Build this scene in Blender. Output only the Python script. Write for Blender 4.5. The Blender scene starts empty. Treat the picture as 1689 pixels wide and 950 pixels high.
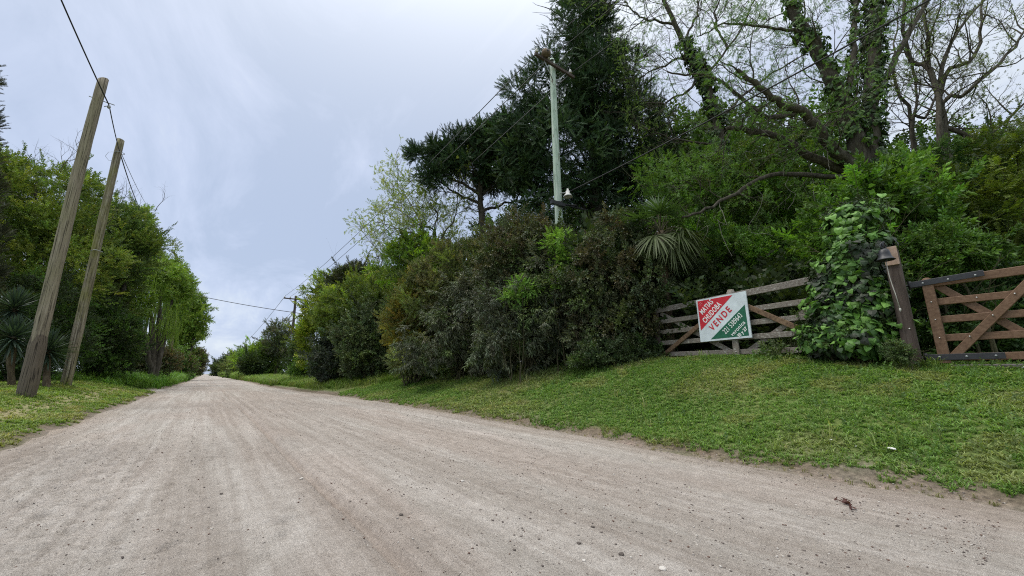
import bpy, math, random
import numpy as np
from mathutils import Vector, Matrix
R = math.radians
SC = bpy.context.scene
COL = SC.collection
# ------------------------------------------------------------------ camera
EYE = 0.9
PITCH = math.atan(142 / 650)
YAW = R(37.3)
cam_d = bpy.data.cameras.new("camera")
cam_d.sensor_width = 36
cam_d.lens = 36 * 650 / 1689
cam_d.clip_start = .05
cam_d.clip_end = 9000
cam = bpy.data.objects.new("camera", cam_d)
cam.location = (0, 0, EYE)
cam.rotation_euler = (R(90) + PITCH, 0, -YAW)
COL.objects.link(cam)
SC.camera = cam
# ------------------------------------------------------------------ sky, sun, exposure
SUN_EL, SUN_AZ = R(60), R(-45)          # azimuth clockwise from +Y
wd = bpy.data.worlds.new("World")
SC.world = wd
wd.use_nodes = True
nt = wd.node_tree
nt.nodes.clear()
def wn(t, **k):
    n = nt.nodes.new(t)
    for a, b in k.items():
        setattr(n, a, b)
    return n
wo = wn("ShaderNodeOutputWorld")
bg = wn("ShaderNodeBackground")
bg.inputs[1].default_value = .1
sky = wn("ShaderNodeTexSky")
sky.sky_type = 'NISHITA'
sky.sun_disc = False
sky.sun_elevation = SUN_EL
sky.sun_rotation = SUN_AZ
tc = wn("ShaderNodeTexCoord")
sep = wn("ShaderNodeSeparateXYZ")
nt.links.new(tc.outputs["Generated"], sep.inputs[0])
def wmath(op, a, b=None, c=None):
    n = wn("ShaderNodeMath", operation=op)
    for i, v in enumerate((a, b, c)):
        if v is None: continue
        if isinstance(v, (int, float)): n.inputs[i].default_value = v
        else: nt.links.new(v, n.inputs[i])
    return n.outputs[0]
zc = wmath('MAXIMUM', sep.outputs[2], 0.0)
den = wmath('ADD', zc, .22)
cx = wmath('DIVIDE', sep.outputs[0], den)
cy = wmath('DIVIDE', sep.outputs[1], den)
cmb = wn("ShaderNodeCombineXYZ")
nt.links.new(cx, cmb.inputs[0]); nt.links.new(cy, cmb.inputs[1])
mp = wn("ShaderNodeMapping")
mp.inputs["Rotation"].default_value = (0, 0, R(-28))
mp.inputs["Scale"].default_value = (1.0, .45, 1)
nt.links.new(cmb.outputs[0], mp.inputs[0])
def wnoise(scale, detail, rough, dist=0.0):
    n = wn("ShaderNodeTexNoise")
    n.inputs["Scale"].default_value = scale
    n.inputs["Detail"].default_value = detail
    n.inputs["Roughness"].default_value = rough
    n.inputs["Distortion"].default_value = dist
    nt.links.new(mp.outputs[0], n.inputs["Vector"])
    return n.outputs["Fac"]
n1 = wnoise(.55, 3, .5, .3)
n2 = wnoise(2.1, 7, .62, .6)
nn = wmath('ADD', wmath('MULTIPLY', n1, .52), wmath('MULTIPLY', n2, .48))
cr = wn("ShaderNodeValToRGB")
e = cr.color_ramp.elements
e[0].position = .435; e[0].color = (.445, .53, .70, 1)
e[1].position = .565; e[1].color = (.69, .76, .86, 1)
m_ = cr.color_ramp.elements.new(.5); m_.color = (.54, .62, .80, 1)
nt.links.new(nn, cr.inputs[0])
# overcast sky with an added bright neutral zenith above frame to light the vegetation
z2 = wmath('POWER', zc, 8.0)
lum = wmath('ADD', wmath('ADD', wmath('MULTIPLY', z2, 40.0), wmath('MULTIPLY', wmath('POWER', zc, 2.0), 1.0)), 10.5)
vm = wn("ShaderNodeVectorMath", operation='SCALE')
wt = wn("ShaderNodeMix", data_type='RGBA')
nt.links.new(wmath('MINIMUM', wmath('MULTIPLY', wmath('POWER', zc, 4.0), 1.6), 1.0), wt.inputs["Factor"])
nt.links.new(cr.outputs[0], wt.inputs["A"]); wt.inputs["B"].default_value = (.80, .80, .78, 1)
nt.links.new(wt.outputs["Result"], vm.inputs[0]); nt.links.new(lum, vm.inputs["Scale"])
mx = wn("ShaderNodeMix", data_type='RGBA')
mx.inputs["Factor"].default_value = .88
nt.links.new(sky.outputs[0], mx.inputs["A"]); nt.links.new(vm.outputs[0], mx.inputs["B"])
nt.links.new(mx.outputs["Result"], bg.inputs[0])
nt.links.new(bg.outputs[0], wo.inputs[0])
sd = bpy.data.lights.new("sun", 'SUN')
sd.energy = 1.5; sd.angle = R(22); sd.color = (1, .95, .88)
so = bpy.data.objects.new("sun", sd)
so.rotation_euler = (R(90) - SUN_EL, 0, -SUN_AZ + math.pi)
# light comes from azimuth SUN_AZ
dirv = Vector((math.sin(SUN_AZ) * math.cos(SUN_EL), math.cos(SUN_AZ) * math.cos(SUN_EL), math.sin(SUN_EL)))
so.rotation_euler = dirv.to_track_quat('Z', 'Y').to_euler()
COL.objects.link(so)
vs = SC.view_settings
vs.view_transform = 'Standard'; vs.look = 'None'; vs.exposure = 0.13; vs.gamma = 1
cy_ = SC.cycles
cy_.use_denoising = False
cy_.filter_width = 1.1
try: cy_.denoising_prefilter = 'ACCURATE'
except Exception: pass
cy_.max_bounces = 5; cy_.diffuse_bounces = 3; cy_.glossy_bounces = 2; cy_.transmission_bounces = 3
cy_.transparent_max_bounces = 8
cy_.caustics_reflective = False; cy_.caustics_refractive = False
# ------------------------------------------------------------------ measuring helper: a bearing and a forward distance give a real place
_c, _s = math.cos(PITCH), math.sin(PITCH)
CA, SA = math.cos(YAW), math.sin(YAW)
def W(px, py, F):
    u = px - 844.5; v = 475 - py
    up = v * _c + 650 * _s; f = 650 * _c - v * _s
    r = u / f * F
    return np.array((r * CA + F * SA, -r * SA + F * CA, EYE + up / f * F))
def px2m(py, F):            # metres per photo pixel at that distance
    v = 475 - py
    return F / (650 * _c - v * _s)
# ------------------------------------------------------------------ mesh helpers
def rng_(s): return np.random.default_rng(s)
_tab = rng_(77).random((256, 256))
def vn(x, y, s=1.0, o=0):
    x = np.asarray(x, float) / s + o * 17.3 + 1000; y = np.asarray(y, float) / s + o * 31.7 + 1000
    xi = np.floor(x).astype(int); yi = np.floor(y).astype(int)
    fx = x - xi; fy = y - yi
    fx = fx * fx * (3 - 2 * fx); fy = fy * fy * (3 - 2 * fy)
    a = _tab[xi % 256, yi % 256]; b = _tab[(xi + 1) % 256, yi % 256]
    c = _tab[xi % 256, (yi + 1) % 256]; d = _tab[(xi + 1) % 256, (yi + 1) % 256]
    return (a * (1 - fx) + b * fx) * (1 - fy) + (c * (1 - fx) + d * fx) * fy
def fbm(x, y, s, oct=4, o=0):
    t = 0; a = .5; w = 0
    for i in range(oct):
        t = t + a * vn(x, y, s / 2 ** i, o + i * 3); w += a; a *= .5
    return t / w
def sst(a, b, x):
    t = np.clip((np.asarray(x, float) - a) / (b - a), 0, 1)
    return t * t * (3 - 2 * t)
def mesh_np(name, V, Fc, mat=None, col=None, smooth=False, mids=None):
    V = np.asarray(V, np.float32); Fc = np.asarray(Fc, np.int32)
    me = bpy.data.meshes.new(name)
    me.vertices.add(len(V)); me.vertices.foreach_set("co", V.ravel())
    k = Fc.shape[1]
    me.loops.add(Fc.size); me.loops.foreach_set("vertex_index", Fc.ravel())
    me.polygons.add(len(Fc))
    me.polygons.foreach_set("loop_start", np.arange(0, Fc.size, k, dtype=np.int32))
    me.polygons.foreach_set("loop_total", np.full(len(Fc), k, np.int32))
    me.polygons.foreach_set("use_smooth", np.full(len(Fc), smooth, bool))
    if mids is not None: me.polygons.foreach_set("material_index", np.asarray(mids, np.int32))
    me.update(calc_edges=True)
    if col is not None:
        at = me.color_attributes.new("tint", 'FLOAT_COLOR', 'POINT')
        c4 = np.ones((len(V), 4), np.float32); c4[:, :3] = col
        at.data.foreach_set("color", c4.ravel())
    if mat:
        for m in (mat if isinstance(mat, (list, tuple)) else [mat]): me.materials.append(m)
    return me
def link(name, me, parent=None, loc=None, label=None, cat=None, group=None, kind=None):
    o = bpy.data.objects.new(name, me); COL.objects.link(o)
    if parent: o.parent = parent
    if loc is not None: o.location = loc
    if label: o["label"] = label
    if cat: o["category"] = cat
    if group: o["group"] = group
    if kind: o["kind"] = kind
    return o
def thing(name, label, cat, loc=(0, 0, 0), rz=0, group=None):
    o = link(name, None, None, loc, label, cat, group)
    o.rotation_euler = (0, 0, rz)
    return o
class MB:
    """collects shapes into one mesh"""
    def __init__(s): s.v = []; s.f = []; s.n = 0; s.sm = []
    def add(s, V, Fs, smooth=False):
        s.v += [tuple(float(c) for c in p) for p in V]
        for f in Fs: s.f.append([i + s.n for i in f]); s.sm.append(smooth)
        s.n = len(s.v)
    def box(s, a, b, w, t, up=(0, 0, 1), bev=.006):
        """plank from a to b, w across (in the up direction), t thick"""
        a = np.array(a, float); b = np.array(b, float)
        d = b - a; L = np.linalg.norm(d); d /= L
        up = np.array(up, float); n = np.cross(d, up); n /= np.linalg.norm(n); u = np.cross(n, d)
        bev = min(bev, t * .3, w * .3)
        prof = [(-w/2+bev, -t/2), (w/2-bev, -t/2), (w/2, -t/2+bev), (w/2, t/2-bev), (w/2-bev, t/2), (-w/2+bev, t/2), (-w/2, t/2-bev), (-w/2, -t/2+bev)]
        V = []
        for p, sc in ((a, .96), (a + d * bev, 1), (b - d * bev, 1), (b, .96)):
            for (q, r) in prof: V.append(p + u * q * sc + n * r * sc)
        Fs = [list(range(8))[::-1], [24 + i for i in range(8)]]
        for k in range(3):
            for i in range(8):
                j = (i + 1) % 8
                Fs.append([k * 8 + i, k * 8 + j, k * 8 + 8 + j, k * 8 + 8 + i])
        s.add(V, Fs)
    def tube(s, pts, rad, k=10, cap=True):
        pts = np.array(pts, float); rad = np.broadcast_to(np.array(rad, float), (len(pts),))
        V, Fs = tube_np(pts, rad, k)
        Fs = Fs.tolist()
        if cap: Fs += [list(range(k))[::-1], [(len(pts) - 1) * k + i for i in range(k)]]
        s.add(V, Fs, True)
    def lathe(s, prof, c=(0, 0, 0), k=20):
        V = []; Fs = []
        for r, z in prof:
            for i in range(k):
                a = 2 * math.pi * i / k
                V.append((c[0] + r * math.cos(a), c[1] + r * math.sin(a), c[2] + z))
        for j in range(len(prof) - 1):
            for i in range(k):
                i2 = (i + 1) % k
                Fs.append([j * k + i, j * k + i2, j * k + k + i2, j * k + k + i])
        s.add(V, Fs, True)
    def build(s, name, mat, parent=None, **kw):
        me = bpy.data.meshes.new(name); me.from_pydata(s.v, [], s.f)
        me.polygons.foreach_set("use_smooth", s.sm); me.materials.append(mat); me.update()
        return link(name, me, parent, **kw)
def tube_np(pts, rad, k):
    n = len(pts)
    T = np.gradient(pts, axis=0); T /= np.linalg.norm(T, axis=1)[:, None] + 1e-9
    ref = np.array((0, 0, 1.)) if abs(T[0, 2]) < .9 else np.array((1., 0, 0))
    N = np.zeros_like(pts)
    for i in range(n):
        v = ref - T[i] * (ref @ T[i]); l = np.linalg.norm(v)
        if l < 1e-4: v = np.cross(T[i], (0, 1, 0)); l = np.linalg.norm(v)
        N[i] = v / l; ref = N[i]
    B = np.cross(T, N)
    a = np.arange(k) * 2 * math.pi / k
    V = pts[:, None, :] + rad[:, None, None] * (np.cos(a)[None, :, None] * N[:, None, :] + np.sin(a)[None, :, None] * B[:, None, :])
    i = np.arange(n - 1)[:, None] * k; j = np.arange(k)[None, :]; j2 = (j + 1) % k
    Fq = np.stack([i + j, i + j2, i + k + j2, i + k + j], -1).reshape(-1, 4)
    return V.reshape(-1, 3), Fq
# ------------------------------------------------------------------ materials
def mat_new(name, rough=.8, spec=.3):
    m = bpy.data.materials.new(name); m.use_nodes = True
    b = m.node_tree.nodes["Principled BSDF"]
    b.inputs["Roughness"].default_value = rough
    b.inputs["Specular IOR Level"].default_value = spec
    return m, m.node_tree, b
def N(t, ty, **k):
    n = t.nodes.new(ty)
    for a, v in k.items():
        if a in n.inputs: n.inputs[a].default_value = v
        else: setattr(n, a, v)
    return n
def coords(t, scale=(1, 1, 1), kind="Object"):
    c = N(t, "ShaderNodeTexCoord"); m = N(t, "ShaderNodeMapping"); m.inputs["Scale"].default_value = scale
    t.links.new(c.outputs[kind], m.inputs[0]); return m.outputs[0]
def noise(t, vec, scale, detail=4, rough=.55, dist=0):
    n = N(t, "ShaderNodeTexNoise", Scale=scale, Detail=detail, Roughness=rough, Distortion=dist)
    t.links.new(vec, n.inputs["Vector"]); return n.outputs["Fac"]
def ramp(t, fac, stops):
    r = N(t, "ShaderNodeValToRGB"); e = r.color_ramp.elements
    e[0].position, e[0].color = stops[0][0], (*stops[0][1], 1)
    e[1].position, e[1].color = stops[-1][0], (*stops[-1][1], 1)
    for p, c in stops[1:-1]:
        q = e.new(p); q.color = (*c, 1)
    t.links.new(fac, r.inputs[0]); return r.outputs[0]
def mixc(t, fac, a, b, bt='MIX'):
    m = N(t, "ShaderNodeMix", data_type='RGBA', blend_type=bt)
    for s, v in (("Factor", fac), ("A", a), ("B", b)):
        if isinstance(v, (int, float)): m.inputs[s].default_value = v
        elif isinstance(v, tuple): m.inputs[s].default_value = (*v, 1)
        else: t.links.new(v, m.inputs[s])
    return m.outputs["Result"]
def bump(t, b, h, strength=.5, dist=.01):
    n = N(t, "ShaderNodeBump", Strength=strength, Distance=dist)
    t.links.new(h, n.inputs["Height"]); t.links.new(n.outputs[0], b.inputs["Normal"])
def g3(v): return (v, v, v)
def leaf_mat(name, transl=.3, rough=.5, spec=.35):
    m, t, b = mat_new(name, rough, spec)
    at = N(t, "ShaderNodeAttribute", attribute_name="tint")
    t.links.new(at.outputs["Color"], b.inputs["Base Color"])
    tr = N(t, "ShaderNodeBsdfTranslucent")
    c2 = mixc(t, 1.0, at.outputs["Color"], (1.25, 1.25, .55), 'MULTIPLY')
    t.links.new(c2, tr.inputs[0])
    ms = N(t, "ShaderNodeMixShader"); ms.inputs[0].default_value = transl
    t.links.new(b.outputs[0], ms.inputs[1]); t.links.new(tr.outputs[0], ms.inputs[2])
    t.links.new(ms.outputs[0], t.nodes["Material Output"].inputs[0])
    return m
M_leaf = leaf_mat("leaf", .3, .5, .3)
M_gloss = leaf_mat("glossy_leaf", .2, .45, .32)
M_needle = leaf_mat("needle", .12, .6, .2)
M_grass = leaf_mat("grass_blade", .35, .55, .25)
def bark_mat(name, c0, c1, c2, sc=1, st=6):
    m, t, b = mat_new(name, .9, .15)
    v = coords(t, (sc * st, sc * st, sc))
    f = noise(t, v, 3, 6, .65, .4)
    f2 = noise(t, coords(t, (sc, sc, sc)), 1.3, 3, .5)
    c = ramp(t, f, [(.3, c0), (.52, c1), (.75, c2)])
    c = mixc(t, f2, c, mixc(t, 1.0, c, (1.15, 1.2, 1.0), 'MULTIPLY'))
    t.links.new(c, b.inputs["Base Color"]); bump(t, b, f, .8, .02)
    return m
M_bark = bark_mat("dark_bark", (.03, .025, .02), (.075, .065, .055), (.13, .12, .105))
M_barkl = bark_mat("grey_bark", (.08, .075, .065), (.17, .16, .145), (.27, .26, .23))
M_barkb = bark_mat("brown_bark", (.05, .035, .025), (.12, .09, .065), (.2, .165, .125))
M_stem = bark_mat("stem_bark", (.03, .03, .018), (.07, .065, .04), (.11, .1, .07), 2)
# old wooden poles
def pole_mat(name, c0, c1, c2, moss=(.12, .125, .05), low=(.075, .06, .048), zlow=1.45, mossy=.5):
    m, t, b = mat_new(name, .85, .2)
    f = noise(t, coords(t, (16, 16, .8)), 1.6, 7, .65, .6)
    big = noise(t, coords(t, (1.4, 1.4, .6)), 1.2, 4, .6)
    c = ramp(t, f, [(.32, c0), (.5, c1), (.7, c2)])
    mk = ramp(t, big, [(.45, g3(0)), (.62, g3(1))])
    c = mixc(t, mk, c, mixc(t, mossy, c, moss))
    # creosote-dark foot with a ragged upper edge
    sp = N(t, "ShaderNodeSeparateXYZ"); tcn = N(t, "ShaderNodeTexCoord"); t.links.new(tcn.outputs["Object"], sp.inputs[0])
    ed = noise(t, coords(t, (9, 9, 2.2)), 1.0, 5, .65)
    ad = N(t, "ShaderNodeMath", operation='MULTIPLY_ADD'); ad.inputs[1].default_value = -1.1; 
    t.links.new(ed, ad.inputs[0]); t.links.new(sp.outputs[2], ad.inputs[2])
    lt = N(t, "ShaderNodeMath", operation='LESS_THAN'); t.links.new(ad.outputs[0], lt.inputs[0]); lt.inputs[1].default_value = zlow - .55
    ml = N(t, "ShaderNodeMath", operation='MULTIPLY'); t.links.new(lt.outputs[0], ml.inputs[0]); ml.inputs[1].default_value = .8 if zlow > 0 else 0
    c = mixc(t, ml.outputs[0], c, mixc(t, f, low, (low[0]*2.0, low[1]*2.0, low[2]*2.0)))
    # knots and fine checks along the grain
    ck = noise(t, coords(t, (45, 45, .7)), 1.2, 3, .6)
    ckm = ramp(t, ck, [(.39, g3(.25)), (.47, g3(1))])
    c = mixc(t, 1.0, c, ckm, 'MULTIPLY')
    t.links.new(c, b.inputs["Base Color"]); bump(t, b, f, .6, .015)
    return m
M_pole1 = pole_mat("weathered_pole_wood", (.15, .125, .09), (.26, .225, .165), (.37, .33, .25), (.23, .22, .12), zlow=1.5)
M_pole2 = pole_mat("mossy_pole_wood", (.11, .09, .065), (.23, .2, .14), (.45, .42, .34), (.17, .17, .045), zlow=-1, mossy=.8)
M_pole3 = pole_mat("dark_pole_wood", (.05, .04, .032), (.1, .085, .07), (.16, .14, .115), zlow=-1)
def paint_pole():
    m, t, b = mat_new("flaking_green_paint", .75, .25)
    f = noise(t, coords(t, (8, 8, .9)), 1.5, 6, .65, .3)
    c = ramp(t, f, [(.3, (.16, .2, .15)), (.44, (.36, .47, .38)), (.6, (.5, .58, .5)), (.72, (.66, .68, .62))])
    k = noise(t, coords(t, (6, 6, 2.2)), 1.6, 2, .5)
    c = mixc(t, ramp(t, k, [(.66, g3(0)), (.71, g3(.8))]), c, (.13, .1, .07))
    t.links.new(c, b.inputs["Base Color"]); bump(t, b, f, .5, .01)
    return m
M_paint = paint_pole()
def plank_mat(name, c0, c1, c2, streak=(1, 1, 1), rough=.8, lich=None, bstr=.5):
    m, t, b = mat_new(name, rough, .25)
    f = noise(t, coords(t, streak), 1.0, 7, .65, .3)
    big = noise(t, coords(t, (2.2, 2.2, 2.2)), 1.3, 4, .6)
    c = ramp(t, f, [(.3, c0), (.5, c1), (.72, c2)])
    c = mixc(t, big, mixc(t, 1.0, c, (.7, .68, .66), 'MULTIPLY'), mixc(t, 1.0, c, (1.2, 1.18, 1.15), 'MULTIPLY'))
    if lich:
        l = noise(t, coords(t, (14, 14, 22)), 1.2, 4, .7)
        c = mixc(t, ramp(t, l, [(.56, g3(0)), (.66, g3(.75))]), c, lich)
    t.links.new(c, b.inputs["Base Color"]); bump(t, b, f, bstr, .006)
    return m
M_grey_plank = plank_mat("weathered_grey_wood", (.1, .085, .07), (.2, .18, .155), (.32, .3, .27), (30, 3, 40), .85, (.42, .43, .38))
M_top_plank = plank_mat("lichen_grey_wood", (.09, .08, .068), (.2, .18, .16), (.33, .31, .285), (30, 4, 40), .9, (.48, .48, .45))
M_brown_old = plank_mat("brown_weathered_wood", (.08, .05, .032), (.16, .105, .065), (.24, .17, .11), (20, 6, 20), .8)
M_dark_old = plank_mat("dark_post_wood", (.045, .033, .028), (.09, .07, .06), (.15, .125, .11), (28, 28, 2.2), .85, None, .8)
M_varn = plank_mat("brown_gate_wood", (.105, .058, .035), (.165, .1, .062), (.225, .145, .095), (22, 2, 30), .55, None, .25)
M_pale = plank_mat("pale_block_wood", (.3, .2, .15), (.44, .32, .25), (.5, .4, .32), (10, 10, 6), .7)
M_thresh = plank_mat("threshold_wood", (.05, .045, .045), (.1, .09, .09), (.17, .155, .155), (20, 2, 20), .8)
def plain(name, c, rough=.6, spec=.4, metal=0, var=.25, sc=8):
    m, t, b = mat_new(name, rough, spec)
    f = noise(t, coords(t), sc, 4, .6)
    a = tuple(x * (1 - var) for x in c); d = tuple(min(1, x * (1 + var)) for x in c)
    t.links.new(ramp(t, f, [(.3, a), (.7, d)]), b.inputs["Base Color"])
    b.inputs["Metallic"].default_value = metal
    return m
M_iron = plain("black_iron", (.022, .023, .027), .45, .5, 0, .3, 20)
M_bolt = plain("galvanised_bolt", (.55, .54, .52), .35, .5, .7, .1)
M_porc = plain("white_porcelain", (.6, .59, .56), .3, .5, 0, .12, 20)
M_wire = plain("cable_black", (.03, .03, .033), .6, .3)
M_wirel = plain("cable_grey", (.12, .12, .125), .6, .3)
M_galv = plain("galvanised_steel", (.32, .34, .34), .5, .5, .3, .2)
M_cord = plain("white_cord", (.5, .48, .43), .9, .1)
M_pipe = plain("pale_green_plastic", (.25, .33, .3), .5, .4, 0, .2, 4)
M_board = plain("sign_white", (.6, .67, .7), .45, .4, 0, .16, 3.5)
M_red = plain("sign_red", (.5, .017, .03), .5, .4, 0, .12, 9)
M_green = plain("sign_green", (.012, .115, .06), .5, .4, 0, .2, 9)
M_white = plain("sign_lettering", (.74, .75, .74), .55, .3, 0, .05)
M_faint = plain("faint_lettering", (.62, .4, .4), .55, .3, 0, .05)
M_stone = plain("dark_stone", (.1, .085, .075), .9, .2, 0, .5, 5)
M_pebble = plain("pale_stone", (.5, .47, .43), .8, .2, 0, .2, 5)
M_litter = plain("white_litter", (.7, .7, .66), .6, .3)
M_dry = plain("dry_leaf_brown", (.075, .035, .03), .8, .2, 0, .4, 30)
# ------------------------------------------------------------------ the lie of the land
XL0, XR0 = -1.85, 4.75
def edgeR(y):
    y = np.asarray(y, float)
    base = np.interp(y, [-20, 0, 5, 12, 17, 24, 34, 60, 100, 2500], [4.45, 4.5, 4.75, 4.85, 4.7, 4.15, 3.9, 4.2, 4.3, 4.3])
    return base + (fbm(y, y * 0, 1.4, 4, 1) - .5) * .42
def edgeL(y):
    y = np.asarray(y, float)
    base = np.interp(y, [-20, 5, 12, 24, 27.6, 28.4, 31, 32, 60, 2500], [-1.9, -1.9, -1.85, -1.8, -2.0, -3.0, -3.6, -1.9, -1.7, -1.7])
    return base + (fbm(y, y * 0, 1.3, 4, 5) - .5) * .36
DENTS = []
for px_, py_, a_, d_ in ((470, 868, .2, .028), (290, 897, .9, .022), (333, 826, .3, .02), (352, 870, -.3, .016), (335, 760, .1, .018), (352, 733, .4, .014), (445, 868, .5, .02), (600, 905, .8, .016), (270, 905, .6, .024), (380, 862, .2, .016),
                         (460, 895, 1.2, .014), (420, 745, .2, .012), (290, 800, .4, .014), (240, 720, .2, .014), (360, 925, .7, .018), (560, 830, .3, .012), (1150, 905, .2, .014), (705, 900, .4, .012)):
    v_ = 475 - py_; up_ = v_ * _c + 650 * _s; f_ = 650 * _c - v_ * _s; F_ = (EYE - .03) / -up_ * f_; r_ = (px_ - 844.5) / f_ * F_
    DENTS.append((r_ * CA + F_ * SA, -r_ * SA + F_ * CA, a_ - .4, d_))
def roadz(x, y):
    x = np.asarray(x, float); y = np.asarray(y, float)
    z = .03 * np.cos((x - 1.4) / 3.3 * 1.4)
    near = np.exp(-np.maximum(y - 25, 0) / 30)
    def rut(xc, w, d, wav=.05, o=0):
        c = xc + (fbm(y, y * 0 + o, 6, 2, 20 + o) - .5) * wav * 2
        return d * np.exp(-((x - c) / w) ** 2)
    z = z - near * 1.35 * (rut(.84, .04, .03, .03, 1) - rut(.93, .06, .012, .03, 1) + rut(.3, .16, .012, .1, 2) + rut(.05, .05, .008, .04, 3)
             + rut(1.55, .2, .012, .1, 4) + rut(2.3, .12, .009, .08, 5) + rut(2.75, .2, .012, .08, 6) + rut(3.35, .1, .01, .08, 7)
             + rut(3.8, .15, .012, .08, 8) + rut(-.35, .12, .01, .1, 9) + rut(1.1, .04, .007, .04, 10) + rut(2.02, .05, .006, .04, 11)
             + rut(4.15, .1, .01, .06, 12))
    z = z + (fbm(x * 2.2, y * .7, 1.0, 3, 40) - .5) * .035 * near
    clod = sst(.5, -.8, x) * sst(-1.75, -1.2, x) * sst(12, 7, y)
    z = z + (np.abs(fbm(x, y, .1, 3, 50) - .5)) * -.17 * clod
    z = z + (fbm(x, y, .11, 3, 55) - .5) * .02
    for (dx_, dy_, aa, dp) in DENTS:
        ux = (x - dx_) * math.cos(aa) + (y - dy_) * math.sin(aa); uy = -(x - dx_) * math.sin(aa) + (y - dy_) * math.cos(aa)
        cr_ = uy + ux * ux * 3.0
        z = z - dp * np.exp(-(ux / .085) ** 2 - (cr_ / .022) ** 2) + dp * .6 * np.exp(-(ux / .1) ** 2 - ((cr_ - .045) / .03) ** 2)
    pits = sst(.74, .84, vn(x, y, .13, 61)) * sst(.5, .7, vn(x, y, .7, 62))
    z = z - pits * .014
    return z
def landz(x, y):
    x = np.asarray(x, float); y = np.asarray(y, float)
    eR, eL = edgeR(y), edgeL(y)
    H = np.interp(y, [-30, 0, .7, 1.5, 3, 6, 8, 12, 18, 27, 42, 80, 200, 2500], [.85, .9, .96, 1.07, 1.17, 1.24, 1.12, 1.06, 1.03, .7, .4, .25, .1, 0])
    t = np.clip((x - eR) / (8.5 - eR), 0, 1)
    zr = H * (t * .72 + .28 * t * t * (3 - 2 * t)) + .05 * sst(0, .25, x - eR)
    zr = zr + np.clip(x - 9.2, 0, 28) * .06 * sst(150, 60, y)
    HL = np.interp(y, [-30, 5, 10, 16, 21, 30, 60, 200, 2500], [.2, .25, .33, .41, .50, .5, .35, .1, 0])
    u = np.clip((eL - x) / 2.4, 0, 1)
    zl = HL * (u * .6 + .4 * u * u * (3 - 2 * u)) + .035 * sst(0, .2, eL - x)
    off = np.where(x > eR, sst(0, .6, x - eR), np.where(x < eL, sst(0, .6, eL - x), 0))
    bumps = ((fbm(x, y, 1.1, 4, 9) - .5) * .13 + (fbm(x, y, .2, 2, 13) - .5) * .03) * off
    fade = sst(900, 200, np.abs(y))
    z = np.where(x > eR, zr, np.where(x < eL, zl, 0.0)) + bumps * np.exp(-np.maximum(y - 60, 0) / 200)
    inside = np.minimum(eR - x, x - eL)
    return z + np.where(inside > 0, -.07 * sst(0, .3, inside) + (.0 * fade), 0)
def axis(segs):
    out = [segs[0][0]]
    for a, b, st, g in segs:
        x = a; h = st
        while x + h < b:
            x += h; out.append(x); h *= g
        out.append(b)
    return np.unique(np.round(np.array(out), 5))
def sheet(name, xs, ys, zf):
    X, Y = np.meshgrid(xs, ys)
    Z = zf(X, Y)
    nx, ny = len(xs), len(ys)
    V = np.stack([X, Y, Z], -1).reshape(-1, 3)
    i = (np.arange(ny - 1)[:, None] * nx + np.arange(nx - 1)[None, :]).reshape(-1)
    Fq = np.stack([i, i + 1, i + 1 + nx, i + nx], -1)
    return V, Fq
neg = axis([(0, 10, .12, 1), (10, 2500, .2, 1.13)])
xs = np.unique(np.concatenate([-neg, axis([(0, 11, .11, 1), (11, 2500, .2, 1.13)])]))
ys = np.unique(np.concatenate([-axis([(0, 6, .3, 1), (6, 400, .5, 1.2)]), axis([(0, 18, .11, 1), (18, 60, .15, 1.02), (60, 3500, 1.2, 1.05)])]))
GV, GF = sheet("g", xs, ys, landz)
gx, gy = GV[:, 0], GV[:, 1]
dR = gx - edgeR(gy); dL = edgeL(gy) - gx
dout = np.maximum(dR, dL)
n_ = fbm(gx, gy, .9, 4, 70)
soil = np.array((.17, .135, .1)); dirt = np.array((.24, .205, .17)); gr = np.array((.1, .14, .04)); dry = np.array((.2, .185, .09))
tt = sst(-.05, .5, dout + (n_ - .5) * .7)[:, None]
gc = dirt * (1 - tt) + gr * tt
band = (np.exp(-((dout - .12) / .14) ** 2) * (.4 + .9 * n_))[:, None].clip(0, 1)
gc = gc * (1 - band) + soil * .75 * band
dm = (sst(.5, .66, fbm(gx, gy, 1.7, 3, 80)) * sst(.2, 1.2, dout))[:, None] * .55
gc = gc * (1 - dm) + dry * dm
# strip of pale mown hay along the left verge
hay = (np.exp(-((dL - 1.0) / .45) ** 2) * sst(2, 6, gy) * sst(29, 24, gy))[:, None] * .7
gc = gc * (1 - hay) + np.array((.33, .28, .17)) * hay
sh = (sst(8.4, 8.9, gx) * sst(60, 40, gy) * sst(2.5, 7, gy))[:, None] * .8     # darker brown ground under the shrubs
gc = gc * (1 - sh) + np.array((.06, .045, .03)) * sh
def ground_mat():
    m, t, b = mat_new("turf_soil", .95, .1)
    at = N(t, "ShaderNodeAttribute", attribute_name="tint")
    f = noise(t, coords(t), 22, 5, .7); f2 = noise(t, coords(t), 3, 4, .6)
    c = mixc(t, 1.0, at.outputs["Color"], ramp(t, f, [(.3, g3(.5)), (.7, g3(1.5))]), 'MULTIPLY')
    c = mixc(t, 1.0, c, ramp(t, f2, [(.3, (.8, .85, .8)), (.7, (1.2, 1.12, 1.15))]), 'MULTIPLY')
    t.links.new(c, b.inputs["Base Color"]); bump(t, b, f, .7, .03)
    return m
link("ground", mesh_np("ground", GV, GF, ground_mat(), gc, True), kind="structure")
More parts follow.
